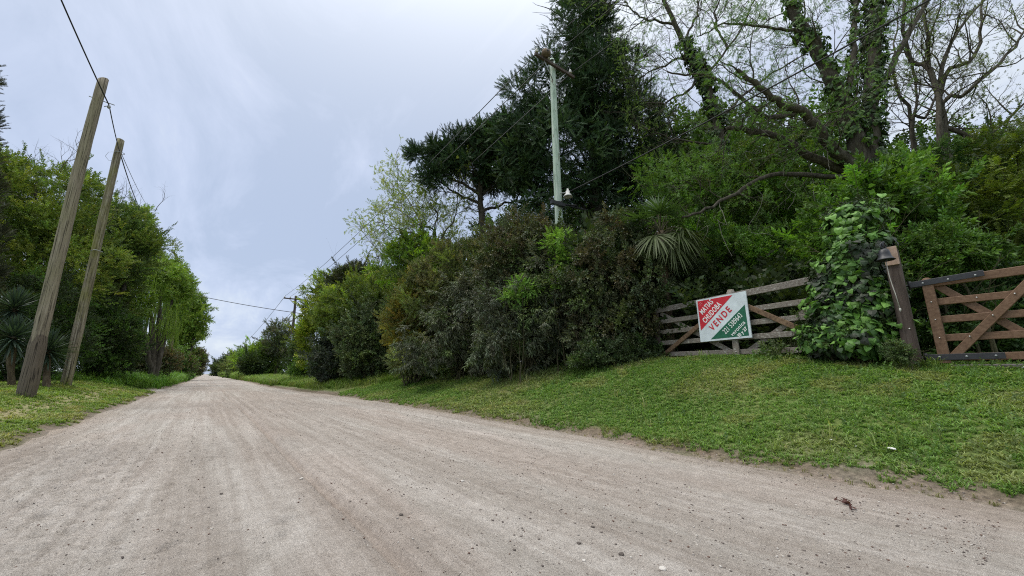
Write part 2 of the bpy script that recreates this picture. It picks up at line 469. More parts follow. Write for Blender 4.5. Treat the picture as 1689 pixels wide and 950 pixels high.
# road sheet with irregular edges
us = np.concatenate([axis([(-.012, .06, .004, 1)]), axis([(.06, .94, .0036, 1)]), axis([(.94, 1.012, .004, 1)])])
us = np.unique(np.round(us, 5))
ys2 = np.unique(np.concatenate([-axis([(0, 4, .1, 1), (4, 60, .5, 1.3)]), axis([(0, 7, .024, 1), (7, 3200, .025, 1.022)])]))
U, YY = np.meshgrid(us, ys2)
eL_, eR_ = edgeL(YY), edgeR(YY)
XX = eL_ + (eR_ - eL_) * U
ZZ = roadz(XX, YY) + .004
edge = np.minimum(XX - eL_, eR_ - XX)
eg = sst(-.06, .35, edge + (fbm(XX, YY, .25, 2, 66) - .5) * .15)
ZZ = ZZ * eg + (1 - eg) * (-.02)
ZZ = ZZ + .02 * eg
nx, ny = len(us), len(ys2)
RV = np.stack([XX, YY, ZZ], -1).reshape(-1, 3)
i = (np.arange(ny - 1)[:, None] * nx + np.arange(nx - 1)[None, :]).reshape(-1)
RF = np.stack([i, i + 1, i + 1 + nx, i + nx], -1)
rx, ry = RV[:, 0], RV[:, 1]
gy_ = np.array((.385, .36, .328)); rd = np.array((.36, .305, .268)); pk = np.array((.44, .41, .378)); dk = np.array((.26, .235, .212))
a1 = sst(.42, .66, fbm(rx * 1.3, ry * .35, 1.3, 4, 90))[:, None]
a2 = sst(.45, .75, fbm(rx * 3, ry * .4, 1.0, 4, 95))[:, None]
rc = gy_ * (1 - a1 * .55) + rd * a1 * .55
rc = rc * (1 - a2 * .6) + pk * a2 * .6
g_ = np.exp(-((rx - .84 - (fbm(ry, ry * 0 + 1, 6, 2, 21) - .5) * .06) / .035) ** 2)[:, None] * .5
rc = rc * (1 - g_) + np.array((.25, .2, .165)) * g_
ed2 = np.minimum(rx - edgeL(ry), edgeR(ry) - rx)
a3 = (sst(.9, .1, ed2 + (fbm(rx, ry, .5, 3, 97) - .5) * .5))[:, None]
rc = rc * (1 - a3 * .6) + np.array((.29, .24, .19)) * a3 * .6
a4 = (sst(.52, .72, fbm(rx * .8, ry * .9, 2.3, 3, 99)) * sst(3, 8, ry))[:, None]
rc = rc * (1 - a4 * .5) + dk * a4 * .5
trk = sst(.45, .62, fbm(rx * 2.1, ry * .06, 1.0, 3, 190))[:, None]
rc = rc * (1 - trk * .5) + np.array((.305, .268, .235)) * trk * .5
trk2 = (sst(.52, .7, fbm(rx * 7.5, ry * .1, 1.0, 3, 195)) * sst(.45, .6, fbm(rx, ry * .4, 1.5, 2, 196)))[:, None]
rc = rc * (1 - trk2 * .3) + np.array((.44, .41, .375)) * trk2 * .3
def road_mat():
    m, t, b = mat_new("sandy_dirt", .95, .12)
    at = N(t, "ShaderNodeAttribute", attribute_name="tint")
    v = coords(t)
    f = noise(t, v, 70, 7, .85); f2 = noise(t, v, 9, 5, .65)
    fg = noise(t, v, 210, 2, .7)
    cg = ramp(t, fg, [(.32, (.6, .57, .55)), (.44, g3(1)), (.58, g3(1)), (.68, g3(1.25))])
    st = noise(t, coords(t, (8, .25, 1)), 1.3, 6, .7, .5)
    c = mixc(t, 1.0, at.outputs["Color"], ramp(t, f, [(.3, g3(.58)), (.5, g3(1)), (.7, g3(1.3))]), 'MULTIPLY')
    c = mixc(t, 1.0, c, ramp(t, f2, [(.32, (.86, .845, .83)), (.68, (1.09, 1.09, 1.09))]), 'MULTIPLY')
    c = mixc(t, 1.0, c, ramp(t, st, [(.35, (.83, .805, .785)), (.65, (1.1, 1.1, 1.1))]), 'MULTIPLY')
    c = mixc(t, 1.0, c, cg, 'MULTIPLY')
    vo = N(t, "ShaderNodeTexVoronoi", Scale=52.0); t.links.new(v, vo.inputs["Vector"])
    pt = noise(t, v, 2.2, 3, .6)
    sel = N(t, "ShaderNodeMath", operation='LESS_THAN'); t.links.new(vo.outputs["Distance"], sel.inputs[0])
    thr = ramp(t, pt, [(.5, g3(.0)), (.74, g3(.22))]); t.links.new(thr, sel.inputs[1])
    c = mixc(t, sel.outputs[0], c, mixc(t, .62, c, (.11, .095, .085)))
    t.links.new(c, b.inputs["Base Color"])
    hh = N(t, "ShaderNodeMath", operation='ADD'); t.links.new(f, hh.inputs[0])
    h2 = N(t, "ShaderNodeMath", operation='MULTIPLY'); t.links.new(f2, h2.inputs[0]); h2.inputs[1].default_value = 1.6
    t.links.new(h2.outputs[0], hh.inputs[1])
    bump(t, b, hh.outputs[0], .75, .018)
    return m
link("dirt_road", mesh_np("dirt_road", RV, RF, road_mat(), rc, True), kind="structure")
# ------------------------------------------------------------------ leaf templates (local +Z is the growth direction)
def leaf(base, d, side, L, Wd, fold=.2, bend=0.0):
    base = np.array(base, float); d = np.array(d, float); d /= np.linalg.norm(d)
    side = np.array(side, float); side -= d * (side @ d); side /= np.linalg.norm(side)
    nrm = np.cross(side, d)
    m = base + d * L * .45 + nrm * fold * Wd
    tip = base + d * L - nrm * bend * L
    V = np.array([base, m + side * Wd / 2 - nrm * fold * Wd * 2 * 0.5, tip, m - side * Wd / 2 - nrm * fold * Wd * 2 * 0.5, m])
    return V, np.array([(0, 1, 4), (4, 1, 2), (0, 4, 3), (4, 2, 3)])
def lite(base, d, side, L, Wd):
    base = np.array(base, float); d = np.array(d, float); d /= np.linalg.norm(d)
    side = np.array(side, float); side -= d * (side @ d); side /= np.linalg.norm(side)
    m = base + d * L * .45
    return np.array([base, m + side * Wd / 2, base + d * L, m - side * Wd / 2]), np.array([(0, 1, 2), (0, 2, 3)])
def compose(lst, rng, jit=.18):
    V = []; F = []; S = []; n = 0
    for v, f in lst:
        V.append(v); F.append(f + n); n += len(v)
        S.append(np.full(len(v), 1 + rng.uniform(-jit, jit)))
    return np.concatenate(V), np.concatenate(F), np.concatenate(S)
def sprig(seed, n, stem, L, Wd, ang, droop=0, pairs=False, jit=.25, fold=.2, flat=False, lt=False):
    rng = rng_(seed); out = []
    for k in range(n):
        t = (k + .5) / n if not pairs else (k // 2 + .5) / (n / 2)
        a = k * 2.4 + rng.uniform(-.3, .3)
        if pairs or flat: a = (0 if k % 2 else math.pi) + rng.uniform(-.2, .2)
        A = ang * (1 - .45 * t) * rng.uniform(.8, 1.2)
        d = np.array((math.sin(A) * math.cos(a), math.sin(A) * math.sin(a), math.cos(A)))
        d += np.array((0, -droop, 0))
        base = np.array((0, -droop * stem * t * t * .5, stem * t))
        side = np.cross(d, (rng.normal(0, .3), 1, rng.normal(0, .3)))
        l = L * rng.uniform(.75, 1.2)
        if lt: out.append(lite(base, d, side, l, Wd)); continue
        out.append(leaf(base, d, side, l, Wd * rng.uniform(.8, 1.15), fold, rng.uniform(0, .25)))
    w = stem * .02 + .002
    out.append((np.array([(-w, 0, 0), (w, 0, 0), (0, -droop * stem * .5, stem)]), np.array([(0, 1, 2)])))
    return compose(out, rng, jit)
T = {}
T['broad'] = [sprig(s, 8, .2, .1, .055, 1.1) for s in (1, 2, 3)]
T['small'] = [sprig(s, 12, .2, .055, .03, 1.1) for s in (4, 5, 6)]
T['droop'] = [sprig(s, 9, .22, .15, .042, 1.3, .75) for s in (7, 8, 9)]
T['needle'] = [sprig(s, 22, .34, .1, .014, .6, 0, False, .3, .05, lt=True) for s in (10, 11, 12)]
T['fan'] = [sprig(s, 20, .36, .09, .024, .75, .12, True, .35, .05, lt=True) for s in (13, 14, 15)]
T['pinnate'] = [sprig(s, 14, .3, .075, .026, 1.2, .25, True) for s in (16, 17, 18)]
T['strand'] = [sprig(s, 22, .75, .085, .018, .6, 0, False, .25, lt=True) for s in (19, 20, 21)]
T['smallc'] = [sprig(s, 9, .3, .1, .06, 1.1, lt=True) for s in (44, 45, 46)]
T['layer'] = [sprig(s, 12, .3, .07, .04, 1.25, .06, True, .3, .1) for s in (22, 23, 24)]
def heart(seed):
    rng = rng_(seed)
    pr = np.array([(0, 0, 0), (.42, 0, .0), (.5, 0, .3), (.28, 0, .68), (0, 0, 1.0), (-.28, 0, .68), (-.5, 0, .3), (-.42, 0, .0), (0, .1, .35), (0, .06, .7)], float)
    pr[:, 1] += -.25 * pr[:, 2] ** 2
    pr[1, 2] = -.12; pr[7, 2] = -.12
    F = [(0, 1, 8), (1, 2, 8), (2, 3, 9), (2, 9, 8), (3, 4, 9), (4, 5, 9), (5, 6, 9), (9, 6, 8), (6, 7, 8), (7, 0, 8)]
    return pr * .11, np.array(F), np.full(10, 1.0)
T['heart'] = [heart(1)]
def tuft(seed, n, h, spread=.35, w=.006, bend=.5):
    rng = rng_(seed); out = []
    for k in range(n):
        a = rng.uniform(0, 6.28); lean = rng.uniform(.1, spread); hh = h * rng.uniform(.5, 1.1)
        b0 = rng.normal(0, h * .14, 3); b0[2] = -.01
        d = np.array((math.cos(a) * lean, math.sin(a) * lean, 1)); sd = np.array((-math.sin(a), math.cos(a), 0)) * w * rng.uniform(.7, 1.3)
        p1 = b0 + d * hh * .55; p2 = b0 + d * hh * .9 + np.array((math.cos(a), math.sin(a), -.25)) * hh * bend * rng.uniform(.4, 1.2)
        out.append((np.array([b0 - sd, b0 + sd, p1 + sd * .8, p1 - sd * .8, p2]), np.array([(0, 1, 2), (0, 2, 3), (3, 2, 4)])))
    return compose(out, rng, .3)
T['lawn'] = [tuft(s, 8, .055, .8, .0045, .7) for s in (31, 32, 33, 34)]
T['verge'] = [tuft(s, 9, .16, .5, .006, .7) for s in (35, 36, 37)]
T['tall'] = [tuft(s, 10, .55, .35, .012, .5) for s in (38, 39, 40)]
def unit(a):
    return a / (np.linalg.norm(a, axis=-1, keepdims=True) + 1e-9)
TINT = np.array((1.58, 1.58, 1.4))
def place(kind, P, D, S, C, rng, mode='random', ref=None):
    """instances baked with numpy: positions, directions, sizes, colours"""
    P = np.asarray(P, float); D = unit(np.asarray(D, float)); n = len(P)
    S = np.broadcast_to(S, (n,)); C = np.broadcast_to(C, (n, 3))
    if ref is not None: ref = unit(np.asarray(ref, float))
    elif mode == 'upright':
        ref = np.tile(np.array((0, 0, 1.)), (n, 1)) + rng.normal(0, .18, (n, 3))
    else:
        ref = unit(rng.normal(0, 1, (n, 3)))
    X = unit(np.cross(ref, D)); Y = np.cross(D, X)
    tl = T[kind]; pick = rng.integers(0, len(tl), n)
    VV, FF, CC = [], [], []; off = 0
    for k, (tv, tf, ts) in enumerate(tl):
        ix = np.nonzero(pick == k)[0]
        if len(ix) == 0: continue
        v = tv[None] * S[ix, None, None]
        w = P[ix, None] + v[..., :1] * X[ix, None] + v[..., 1:2] * Y[ix, None] + v[..., 2:3] * D[ix, None]
        f = tf[None] + (np.arange(len(ix)) * len(tv))[:, None, None] + off
        c = (C[ix, None] * ts[None, :, None] * (1.0 if kind == 'peb' else TINT)).clip(0, .8)
        off += len(ix) * len(tv)
        VV.append(w.reshape(-1, 3)); FF.append(f.reshape(-1, 3)); CC.append(c.reshape(-1, 3))
    return np.concatenate(VV), np.concatenate(FF), np.concatenate(CC)
def merge(lst):
    V, F, C = [], [], []; n = 0
    for v, f, c in lst:
        V.append(v); F.append(f + n); C.append(c); n += len(v)
    return np.concatenate(V), np.concatenate(F), np.concatenate(C)
def in_any(P, lobes, k=1.0):
    r = np.zeros(len(P), bool)
    for c, q in lobes: r |= (((P - c) / (q * k)) ** 2).sum(1) < 1
    return r
def crown(lobes, ncl, rc, per, kind, cols, seed, size=1.0, up=.35, flat=.75, droop=0.0, shell=.55, mode='random', cvar=.22, zmin=None, out=.9, gap=.0, whips=0):
    """clumps of sprigs: cluster centres near the skin of the lobes, sprigs over each cluster's skin"""
    rng = rng_(seed)
    vol = np.array([q[0] * q[2] + q[1] * q[2] for c, q in lobes]) ** 1.0
    li = rng.choice(len(lobes), ncl, p=vol / vol.sum())
    d = unit(rng.normal(0, 1, (ncl, 3)))
    r = 1 - (1 - shell) * rng.random(ncl) ** 1.6
    Cc = np.array([lobes[i][0] for i in li]) + d * r[:, None] * np.array([lobes[i][1] for i in li])
    keep = ~in_any(Cc, lobes, .5 if shell > .5 else .2)
    if gap > 0:
        gx_ = fbm(Cc[:, 0] + Cc[:, 2] * .7, Cc[:, 1] + Cc[:, 2], rc * 3.2, 2, seed % 50)
        keep &= gx_ > gap
    Cc = Cc[keep]; d = d[keep]; li = li[keep]
    if zmin is not None: Cc[:, 2] = np.maximum(Cc[:, 2], zmin + rc * .4)
    n = len(Cc)
    rr = rc * rng.uniform(.55, 1.35, n)
    cols = np.array(cols, float).reshape(-1, 3)
    cc = cols[rng.integers(0, len(cols), n)] * (1 + rng.uniform(-cvar, cvar, (n, 1)))
    cnt = np.maximum(3, (per * (rr / rc) ** 2).astype(int))
    idx = np.repeat(np.arange(n), cnt); m = len(idx)
    e = unit(rng.normal(0, 1, (m, 3)) + d[idx] * out + np.array((0, 0, up)))
    P = Cc[idx] + e * (rr[idx] * rng.uniform(.35, 1.0, m))[:, None] * np.array((1, 1, flat))
    D = unit(e + rng.normal(0, .35, (m, 3)) + np.array((0, 0, up * .7 - droop)))
    if zmin is not None:
        ok = P[:, 2] > zmin; P, D, idx = P[ok], D[ok], idx[ok]; m = len(P)
    if whips:
        wi = rng.choice(n, min(n, whips)); wp, wdn, wc = [], [], []
        for q in wi:
            dd = unit(d[q] + rng.normal(0, .4, 3) + np.array((0, 0, .75))); L = rng.uniform(1.2, 2.6) * rc; k_ = int(L / (.13 * size) + 3)
            for t in np.linspace(.2, 1, k_): wp.append(Cc[q] + dd * (rr[q] * .5 + L * t) + rng.normal(0, .02, 3)); wdn.append(dd + rng.normal(0, .25, 3)); wc.append(q)
        P = np.concatenate([P, wp]); D = np.concatenate([D, wdn]); idx = np.concatenate([idx, wc]); m = len(P)
    S = size * rng.uniform(.7, 1.3, m)
    C = cc[idx] * (1 + rng.uniform(-.22, .22, (m, 1))) * (1 + rng.normal(0, .06, (m, 3)))
    return place(kind, P, D, S, C.clip(.004, 1), rng, mode)
# ------------------------------------------------------------------ branching
def curve_pts(ctrl, n=10, rng=None, jit=0):
    P = np.array(ctrl, float)
    if len(P) == 2:
        t = np.linspace(0, 1, n)[:, None]; Q = P[0] * (1 - t) + P[1] * t
    else:
        Q = []
        E = np.vstack([2 * P[0] - P[1], P, 2 * P[-1] - P[-2]])
        per = max(2, n // (len(P) - 1))
        for i in range(1, len(E) - 2):
            for t in np.linspace(0, 1, per, endpoint=False):
                a, b, c, d = E[i - 1:i + 3]
                Q.append(.5 * ((2 * b) + (-a + c) * t + (2 * a - 5 * b + 4 * c - d) * t * t + (-a + 3 * b - 3 * c + d) * t ** 3))
        Q.append(P[-1]); Q = np.array(Q)
    if rng is not None and jit: Q[1:-1] += rng.normal(0, jit, Q[1:-1].shape)
    return Q
class Wood:
    def __init__(s, seed): s.r = rng_(seed); s.b = []; s.tips = []; s.tdir = []
    def limb(s, ctrl, r0, r1, n=12, jit=.02, wig=1):
        Q = curve_pts(ctrl, n, s.r, jit); rad = np.linspace(r0, r1, len(Q)) * (1 + s.r.normal(0, .03, len(Q)))
        s.b.append((Q, rad)); return Q, rad
    def grow(s, P, D, L, r, lvl, spread=.6, kids=4, trop=.05, wig=.16, ratio=.62, start=.25, tipn=1):
        rng = s.r; n = 5 if lvl > 1 else 4
        Q = [np.array(P, float)]; d = unit(np.array(D, float))
        for i in range(n):
            d = unit(d + rng.normal(0, wig, 3) + np.array((0, 0, trop)))
            Q.append(Q[-1] + d * L / n)
        Q = np.array(Q); rad = r * np.linspace(1, .45 if lvl else .25, n + 1)
        s.b.append((Q, rad))
        if lvl == 0:
            for k in range(tipn):
                t = n - int(rng.integers(0, max(1, n - 1))) if k else n
                s.tips.append(Q[t]); s.tdir.append(d)
            return
        for k in range(kids):
            t = start + (1 - start) * (k + rng.uniform(.2, .9)) / kids
            i = min(n - 1, int(t * n)); f = t * n - i
            p = Q[i] * (1 - f) + Q[i + 1] * f; dd = unit(Q[i + 1] - Q[i])
            a = unit(np.cross(dd, rng.normal(0, 1, 3)))
            nd = unit(dd * math.cos(spread * rng.uniform(.7, 1.3)) + a * math.sin(spread * rng.uniform(.7, 1.3)))
            s.grow(p, nd, L * ratio * rng.uniform(.7, 1.25) * (1.1 - .4 * t), r * .55 * (1.1 - .4 * t), lvl - 1, spread, kids, trop, wig, ratio, start, tipn)
        s.grow(Q[-1], d, L * ratio * .8, rad[-1], lvl - 1, spread, kids, trop, wig, ratio, start, tipn)
    def along(s, Q, rad, n, L, lvl, r=None, a=.2, b=1, **k):
        """n side branches spread along a limb"""
        for j in range(n):
            t = (a + (b - a) * (j + s.r.random()) / n) * (len(Q) - 1); i = min(len(Q) - 2, int(t)); f = t - i
            p = Q[i] * (1 - f) + Q[i + 1] * f; dd = unit(Q[i + 1] - Q[i])
            sd = unit(np.cross(dd, s.r.normal(0, 1, 3))); nd = unit(dd * .55 + sd + np.array((0, 0, .25)))
            s.grow(p, nd, L * s.r.uniform(.6, 1.3), (r or rad[i] * .45), lvl, **k)
    def mesh(s, name, mat, lo=None):
        V, F = [], []; n = 0
        for Q, rad in s.b:
            k = 14 if rad[0] > .15 else (9 if rad[0] > .05 else (5 if rad[0] > .015 else 3))
            v, f = tube_np(Q, rad, k); V.append(v); F.append(f + n); n += len(v)
        V = np.concatenate(V); 
        if lo is not None: V = V - lo
        return mesh_np(name, V, np.concatenate(F), mat, None, True)
    def leaves(s, kind, cols, size=1.0, per=3, rad=.12, seed=1, droop=0, mode='random', keep=1.0, up=.2):
        rng = rng_(seed); P = np.array(s.tips); D = np.array(s.tdir)
        ok = rng.random(len(P)) < keep; P, D = P[ok], D[ok]
        idx = np.repeat(np.arange(len(P)), per); m = len(idx)
        Q = P[idx] + rng.normal(0, rad, (m, 3)) ; d = D[idx] + rng.normal(0, .6, (m, 3)) + np.array((0, 0, up - droop))
        cols = np.array(cols).reshape(-1, 3); C = cols[rng.integers(0, len(cols), len(P))][idx] * (1 + rng.uniform(-.25, .25, (m, 1)))
        return place(kind, Q, d, size * rng.uniform(.7, 1.3, m), C, rng, mode)
def lobe(px, py, rx, ry, F, dr=None, dF=0):
    """an ellipsoid standing at a bearing/distance, radii given by the angle it fills"""
    c = W(px, py, F + dF); k = px2m(py, F + dF) * (650 / 650)
    rr = rx * k * .93
    return (c, np.array((rr if dr is None else dr * 1.0, rr if dr is None else dr * 1.0, ry * k)))
def gz(x, y): return float(landz(np.array([x]), np.array([y]))[0])
def make_plant(name, label, cat, base, parts, group=None):
    """parts: (name, (V,F,C) or Wood, material)"""
    base = np.array(base, float)
    root = thing(name, label, cat, tuple(base), 0, group)
    for pn, dat, mat in parts:
        if isinstance(dat, Wood): link(pn, dat.mesh(pn, mat, base), root)
        else:
            V, F, C = dat; link(pn, mesh_np(pn, V - base, F, mat, C), root)
    return root
def stems(base, tops, seed, r0=.04, mid=.4, sub=True):
    w = Wood(seed)
    for tpt in tops:
        b = np.array(base) + np.append(w.r.normal(0, .15, 2), -.05)
        tpt = np.array(tpt); m = b * (1 - mid) + tpt * mid + np.append(w.r.normal(0, .15, 2), .2)
        Q, rd_ = w.limb([b, m, tpt], r0, r0 * .3, 10, .02)
        if sub: w.along(Q, rd_, 6, np.linalg.norm(tpt - b) * .3, 1, kids=3)
    return w
def shrub(label, cat, lobes, seed, kind, cols, ncl, rc, per, mat=M_leaf, size=1.0, base=None, group=None, extra=(), name="shrub", stemn=6, sr=.04, **k):
    c0 = np.mean([l[0][:2] for l in lobes], axis=0) if base is None else np.array(base[:2])
    z0 = gz(*c0); b = np.array((c0[0], c0[1], z0))
    fol = [crown(lobes, ncl, rc, per, kind, cols, seed, size, zmin=z0 + .02, **k)]
    for f in extra: fol.append(f)
    rng = rng_(seed + 5)
    tops = [l[0] + rng.normal(0, .25, 3) * l[1] for l in (lobes * 3)[:stemn]]
    w = stems(b, tops, seed + 9, sr)
    return make_plant(name, label, cat, b, [("stems", w, M_stem), ("foliage", merge(fol), mat)], group)
# ------------------------------------------------------------------ poles
def pole_mesh(h, r0, r1, seed, bend=.04, cut=.0, foot=0):
    rng = rng_(seed); n = 40; z = np.linspace(-.15, h, n); k = 22
    cxy = np.stack([bend * np.sin(z / h * 2.6 + seed), bend * .7 * np.cos(z / h * 3.1 + seed * 2) - bend * .7 * math.cos(seed * 2)], -1)
    cxy -= cxy[0]
    P = np.column_stack([cxy, z]); rad = np.linspace(r0, r1, n) * (1 + rng.normal(0, .012, n))
    if foot: rad *= 1 + foot * (z < 1.35) * (1 + .25 * np.sin(z * 5))
    V, F = tube_np(P, rad, k)
    a = np.tile(np.arange(k) * 2 * math.pi / k, n); zz = np.repeat(z, k)
    ctr = np.repeat(P, k, axis=0)
    dv = 1 + .035 * np.sin(a * 3 + zz * .6) + .02 * np.sin(a * 7 + zz * 1.3) + (fbm(a * 3, zz * 3, 1.0, 3, seed) - .5) * .09
    V = ctr + (V - ctr) * dv[:, None]
    top = V[(n - 1) * k:]
    top[:, 2] += cut * (top[:, 0] - P[-1, 0]) / r1
    m = MB(); m.add(V, F.tolist() + [[(n - 1) * k + i for i in range(k)]], True); m.sm[-1] = False
    return m, P
def pole(name, label, base, h, r0, r1, mat, seed, group=None, bend=.04, cut=0, foot=0, top=None, cat="utility pole"):
    root = thing(name, label, cat, tuple(base), 0, group)
    m, P = pole_mesh(h, r0, r1, seed, bend, cut, foot)
    o = m.build("shaft", mat, root)
    if top is not None:       # lean so that the top stands over the measured point
        dx, dy = top[0] - base[0] - P[-1, 0], top[1] - base[1] - P[-1, 1]
        root.rotation_euler = (-math.atan2(dy, h), math.atan2(dx, h), 0)
    return root
def wire(name, label, a, b, sag, r, group=None, mat=None, n=40):
    a = np.array(a, float); b = np.array(b, float)
    t = np.linspace(0, 1, n)[:, None]; P = a + (b - a) * t; P[:, 2] -= sag * 4 * (t * (1 - t))[:, 0]
    m = MB(); m.tube(P - a, r, 6)
    return m.build(name, mat or M_wire, None, loc=tuple(a), label=label, cat="cable", group=group)
b1 = W(43, 650, 10.25); b1[2] = gz(b1[0], b1[1])
p1 = pole("utility_pole", "thick bare wooden pole with dark foot standing nearest the road on the left verge", b1, 9.05 - b1[2] + .45, .155, .115, M_pole1, 3, None, .05, .05, .13)
m = MB(); m.tube([(-.25, 0, 8.55), (.3, 0, 8.5)], .014, 6); m.build("through_bolt", M_galv, p1)
m = MB(); m.lathe([(.0, .05), (.03, .045), (.045, 0), (.03, -.05), (0, -.055)], (.2, -.03, 8.38), 10)
m.tube([(.1, -.02, 8.35), (.2, -.03, 8.42)], .012, 6); m.build("insulator", M_galv, p1)
b2 = W(108, 634, 14.2); b2[2] = gz(b2[0], b2[1])
p2 = pole("utility_pole", "thinner moss-streaked cracked wooden pole standing just beyond the thick bare one", b2, 9.75 - b2[2] + .35, .15, .112, M_pole2, 8, None, .035, -.02)
m = MB(); m.tube([(.14 * math.cos(a), .14 * math.sin(a), 9.05 + .02 * math.sin(a)) for a in np.linspace(0, 6.28, 14)], .012, 6)
m.tube([(-.12, 0, 9.05), (-.3, -.05, 8.95), (-.36, -.05, 8.75), (-.25, -.02, 8.62), (-.13, 0, 8.66)], .006, 5); m.build("wire_tie", M_galv, p2)
m = MB(); m.tube([(.152 * math.cos(a), .152 * math.sin(a), 4.95 + .015 * math.sin(3 * a)) for a in np.linspace(0, 6.28, 14)], .013, 6)
m.build("steel_band", M_galv, p2)
# green painted pole with cross arm
gb = W(926, 385, 12.7); gb[2] = gz(gb[0], gb[1])
gt = W(911, 102, 12.7)
gp = pole("utility_pole", "tall pole with flaking pale green paint rising out of the hedge", gb, gt[2] - gb[2], .16, .105, M_paint, 5, None, .03, 0, 0, top=gt)
gh = gt[2] - gb[2]
# rounded cap
m = MB(); m.lathe([(.1, gh - .02), (.085, gh + .05), (.045, gh + .09), (0, gh + .1)], (0, 0, 0), 14); m.build("pole_cap", M_paint, gp)
arm_z = gh - .35
m = MB(); m.box((-.98, -.16, arm_z), (.98, -.16, arm_z), .11, .09); ar = m.build("crossarm", M_dark_old, gp)
def insul(x, y, z, par, s=1.0):
    m = MB(); m.lathe([(.0, .15), (.03, .15), (.035, .12), (.025, .1), (.055, .08), (.06, .05), (.035, .04), (.07, .015), (.072, 0), (.01, 0)], (x, y, z), 14)
    V = np.array(m.v); c = np.array((x, y, z)); m.v = [tuple(c + (np.array(v) - c) * s) for v in m.v]
    m.tube([(x, y, z - .08), (x, y, z + .02)], .012, 6)
    return m.build("insulator", M_porc, par)
for xx in (-.9, -.35, .8): insul(xx, -.16, arm_z + .1, ar)
for sx in (-1, 1):
    m = MB(); m.tube([(sx * .55, -.16, arm_z - .04), (sx * .09, -.1, arm_z - .62)], .016, 6); m.build("brace", M_galv, gp)
# an ovenbird's mud nest on the end of the arm
nst = thing("bird_nest", "rounded mud bird nest on the road end of the green pole's crossarm", "bird nest", tuple(np.array(gb) + np.array((-.72, -.2, arm_z + .06))))
V = []; 
m = MB(); m.lathe([(.0, .0), (.12, 0), (.17, .06), (.175, .13), (.14, .2), (.07, .245), (0, .25)], (0, 0, 0), 16)
m.v = [tuple(np.array(v) * (1 + .05 * math.sin(v[0] * 40 + v[2] * 31))) for v in m.v]
M_mud = plain("dried_mud", (.17, .13, .095), .95, .1, 0, .4, 14)
m.build("mud_shell", M_mud, nst)
m = MB(); m.lathe([(.045, 0), (.035, .012), (0, .014)], (0, 0, 0), 10)  # dark disc stands in for the shaded hole of the nest
e_ = m.build("entrance_disc", M_iron, nst); e_.location = (-.05, -.158, .1); e_.rotation_euler = (R(90), 0, R(-17))
cz = W(930, 322, 12.7)[2] - gb[2]
m = MB(); m.tube([(.0, -.14, cz), (.2, -.25, cz + .05)], .018, 6); m.build("bracket", M_galv, gp)
m = MB(); m.lathe([(0, .2), (.035, .2), (.04, .13), (.07, .11), (.08, .02), (.13, -.04), (.165, -.1), (.15, -.105), (.1, -.06), (0, -.05)], (.22, -.27, cz - .02), 20)
m.build("bell_insulator", M_porc, gp)
m = MB()
for a in range(7):
    o = a * .9
    m.tube([(-.55 + .03 * a, -.14, cz - .36 + .03 * math.sin(o)), (-.2, -.16 - .02 * math.cos(o), cz - .42 + .02 * math.cos(o)), (.2, -.17, cz - .38 + .03 * math.sin(o * 2)), (.7 + .1 * a, -.2, cz - .33 + .04 * math.cos(o))], .013 if a else .03, 5)
m.build("cable_bundle", M_wire, gp)
m = MB(); m.box((-.5, -.18, cz - .45), (.12, -.17, cz - .43), .13, .12); m.build("junction_box", M_iron, gp)
m = MB(); m.tube([(.12 * math.cos(a), .12 * math.sin(a), cz - .28) for a in np.linspace(0, 6.28, 14)], .02, 6); m.build("steel_band", M_galv, gp)
# far pole with crossarm
fb = W(476, 612, 52); fb[2] = gz(fb[0], fb[1]); ft = W(488, 488, 52)
fp = pole("utility_pole", "dark pole with wooden crossarm and grey service box farther down the hedge", fb, ft[2] - fb[2], .19, .14, M_pole3, 6, None, .05, 0, 0, top=ft)
fh = ft[2] - fb[2]
m = MB(); m.box((-1.35, -.2, fh - .45), (1.35, -.2, fh - .5), .15, .12); fa = m.build("crossarm", M_dark_old, fp)
for xx in (-1.25, -.6, 1.25): insul(xx, -.2, fh - .36, fa, 1.4)
for sx in (-1, 1):
    m = MB(); m.tube([(sx * .7, -.2, fh - .5), (sx * .1, -.15, fh - 1.1)], .03, 6); m.build("brace", M_dark_old, fp)
m = MB(); m.tube([(.35, -.2, 0), (.42, -.2, fh * .3), (.5, -.2, fh * .62)], .11, 10); m.build("conduit", M_pipe, fp)
m = MB(); m.box((.28, -.42, fh * .33), (.3, -.42, fh * .52), .7, .4, up=(1, 0, 0)); m.build("service_box", M_pipe, fp)
m = MB(); m.tube([(-.5, -.2, fh * .6), (.2, -.2, fh * .62), (.5, -.2, fh * .63)], .05, 8); m.build("bracket", M_dark_old, fp)
# two more beyond it
q = W(541, 534, 60)
f2 = W(400, 570, 145); g2 = np.array((f2[0], f2[1], gz(f2[0], f2[1])))
pp = pole("utility_pole", "distant pole whose small crossarm shows above the bright shrubs", g2, f2[2] - g2[2], .2, .16, M_pole3, 7, None, .03)
m = MB(); m.box((-1.6, 0, f2[2] - g2[2] - .5), (1.6, 0, f2[2] - g2[2] - .5), .2, .16); m.build("crossarm", M_dark_old, pp)
f3 = W(378, 584, 118); g3_ = np.array((f3[0], f3[1], gz(f3[0], f3[1])))
pp = pole("utility_pole", "distant pale pole with a short lamp arm before the farthest hedge", g3_, f3[2] - g3_[2], .26, .2, M_barkl, 9, None, .03)
m = MB(); m.tube([(0, 0, f3[2] - g3_[2] - .3), (-.9, 0, f3[2] - g3_[2] - .1), (-1.7, 0, f3[2] - g3_[2] - .25)], .1, 8); m.build("lamp_arm", M_pole3, pp)
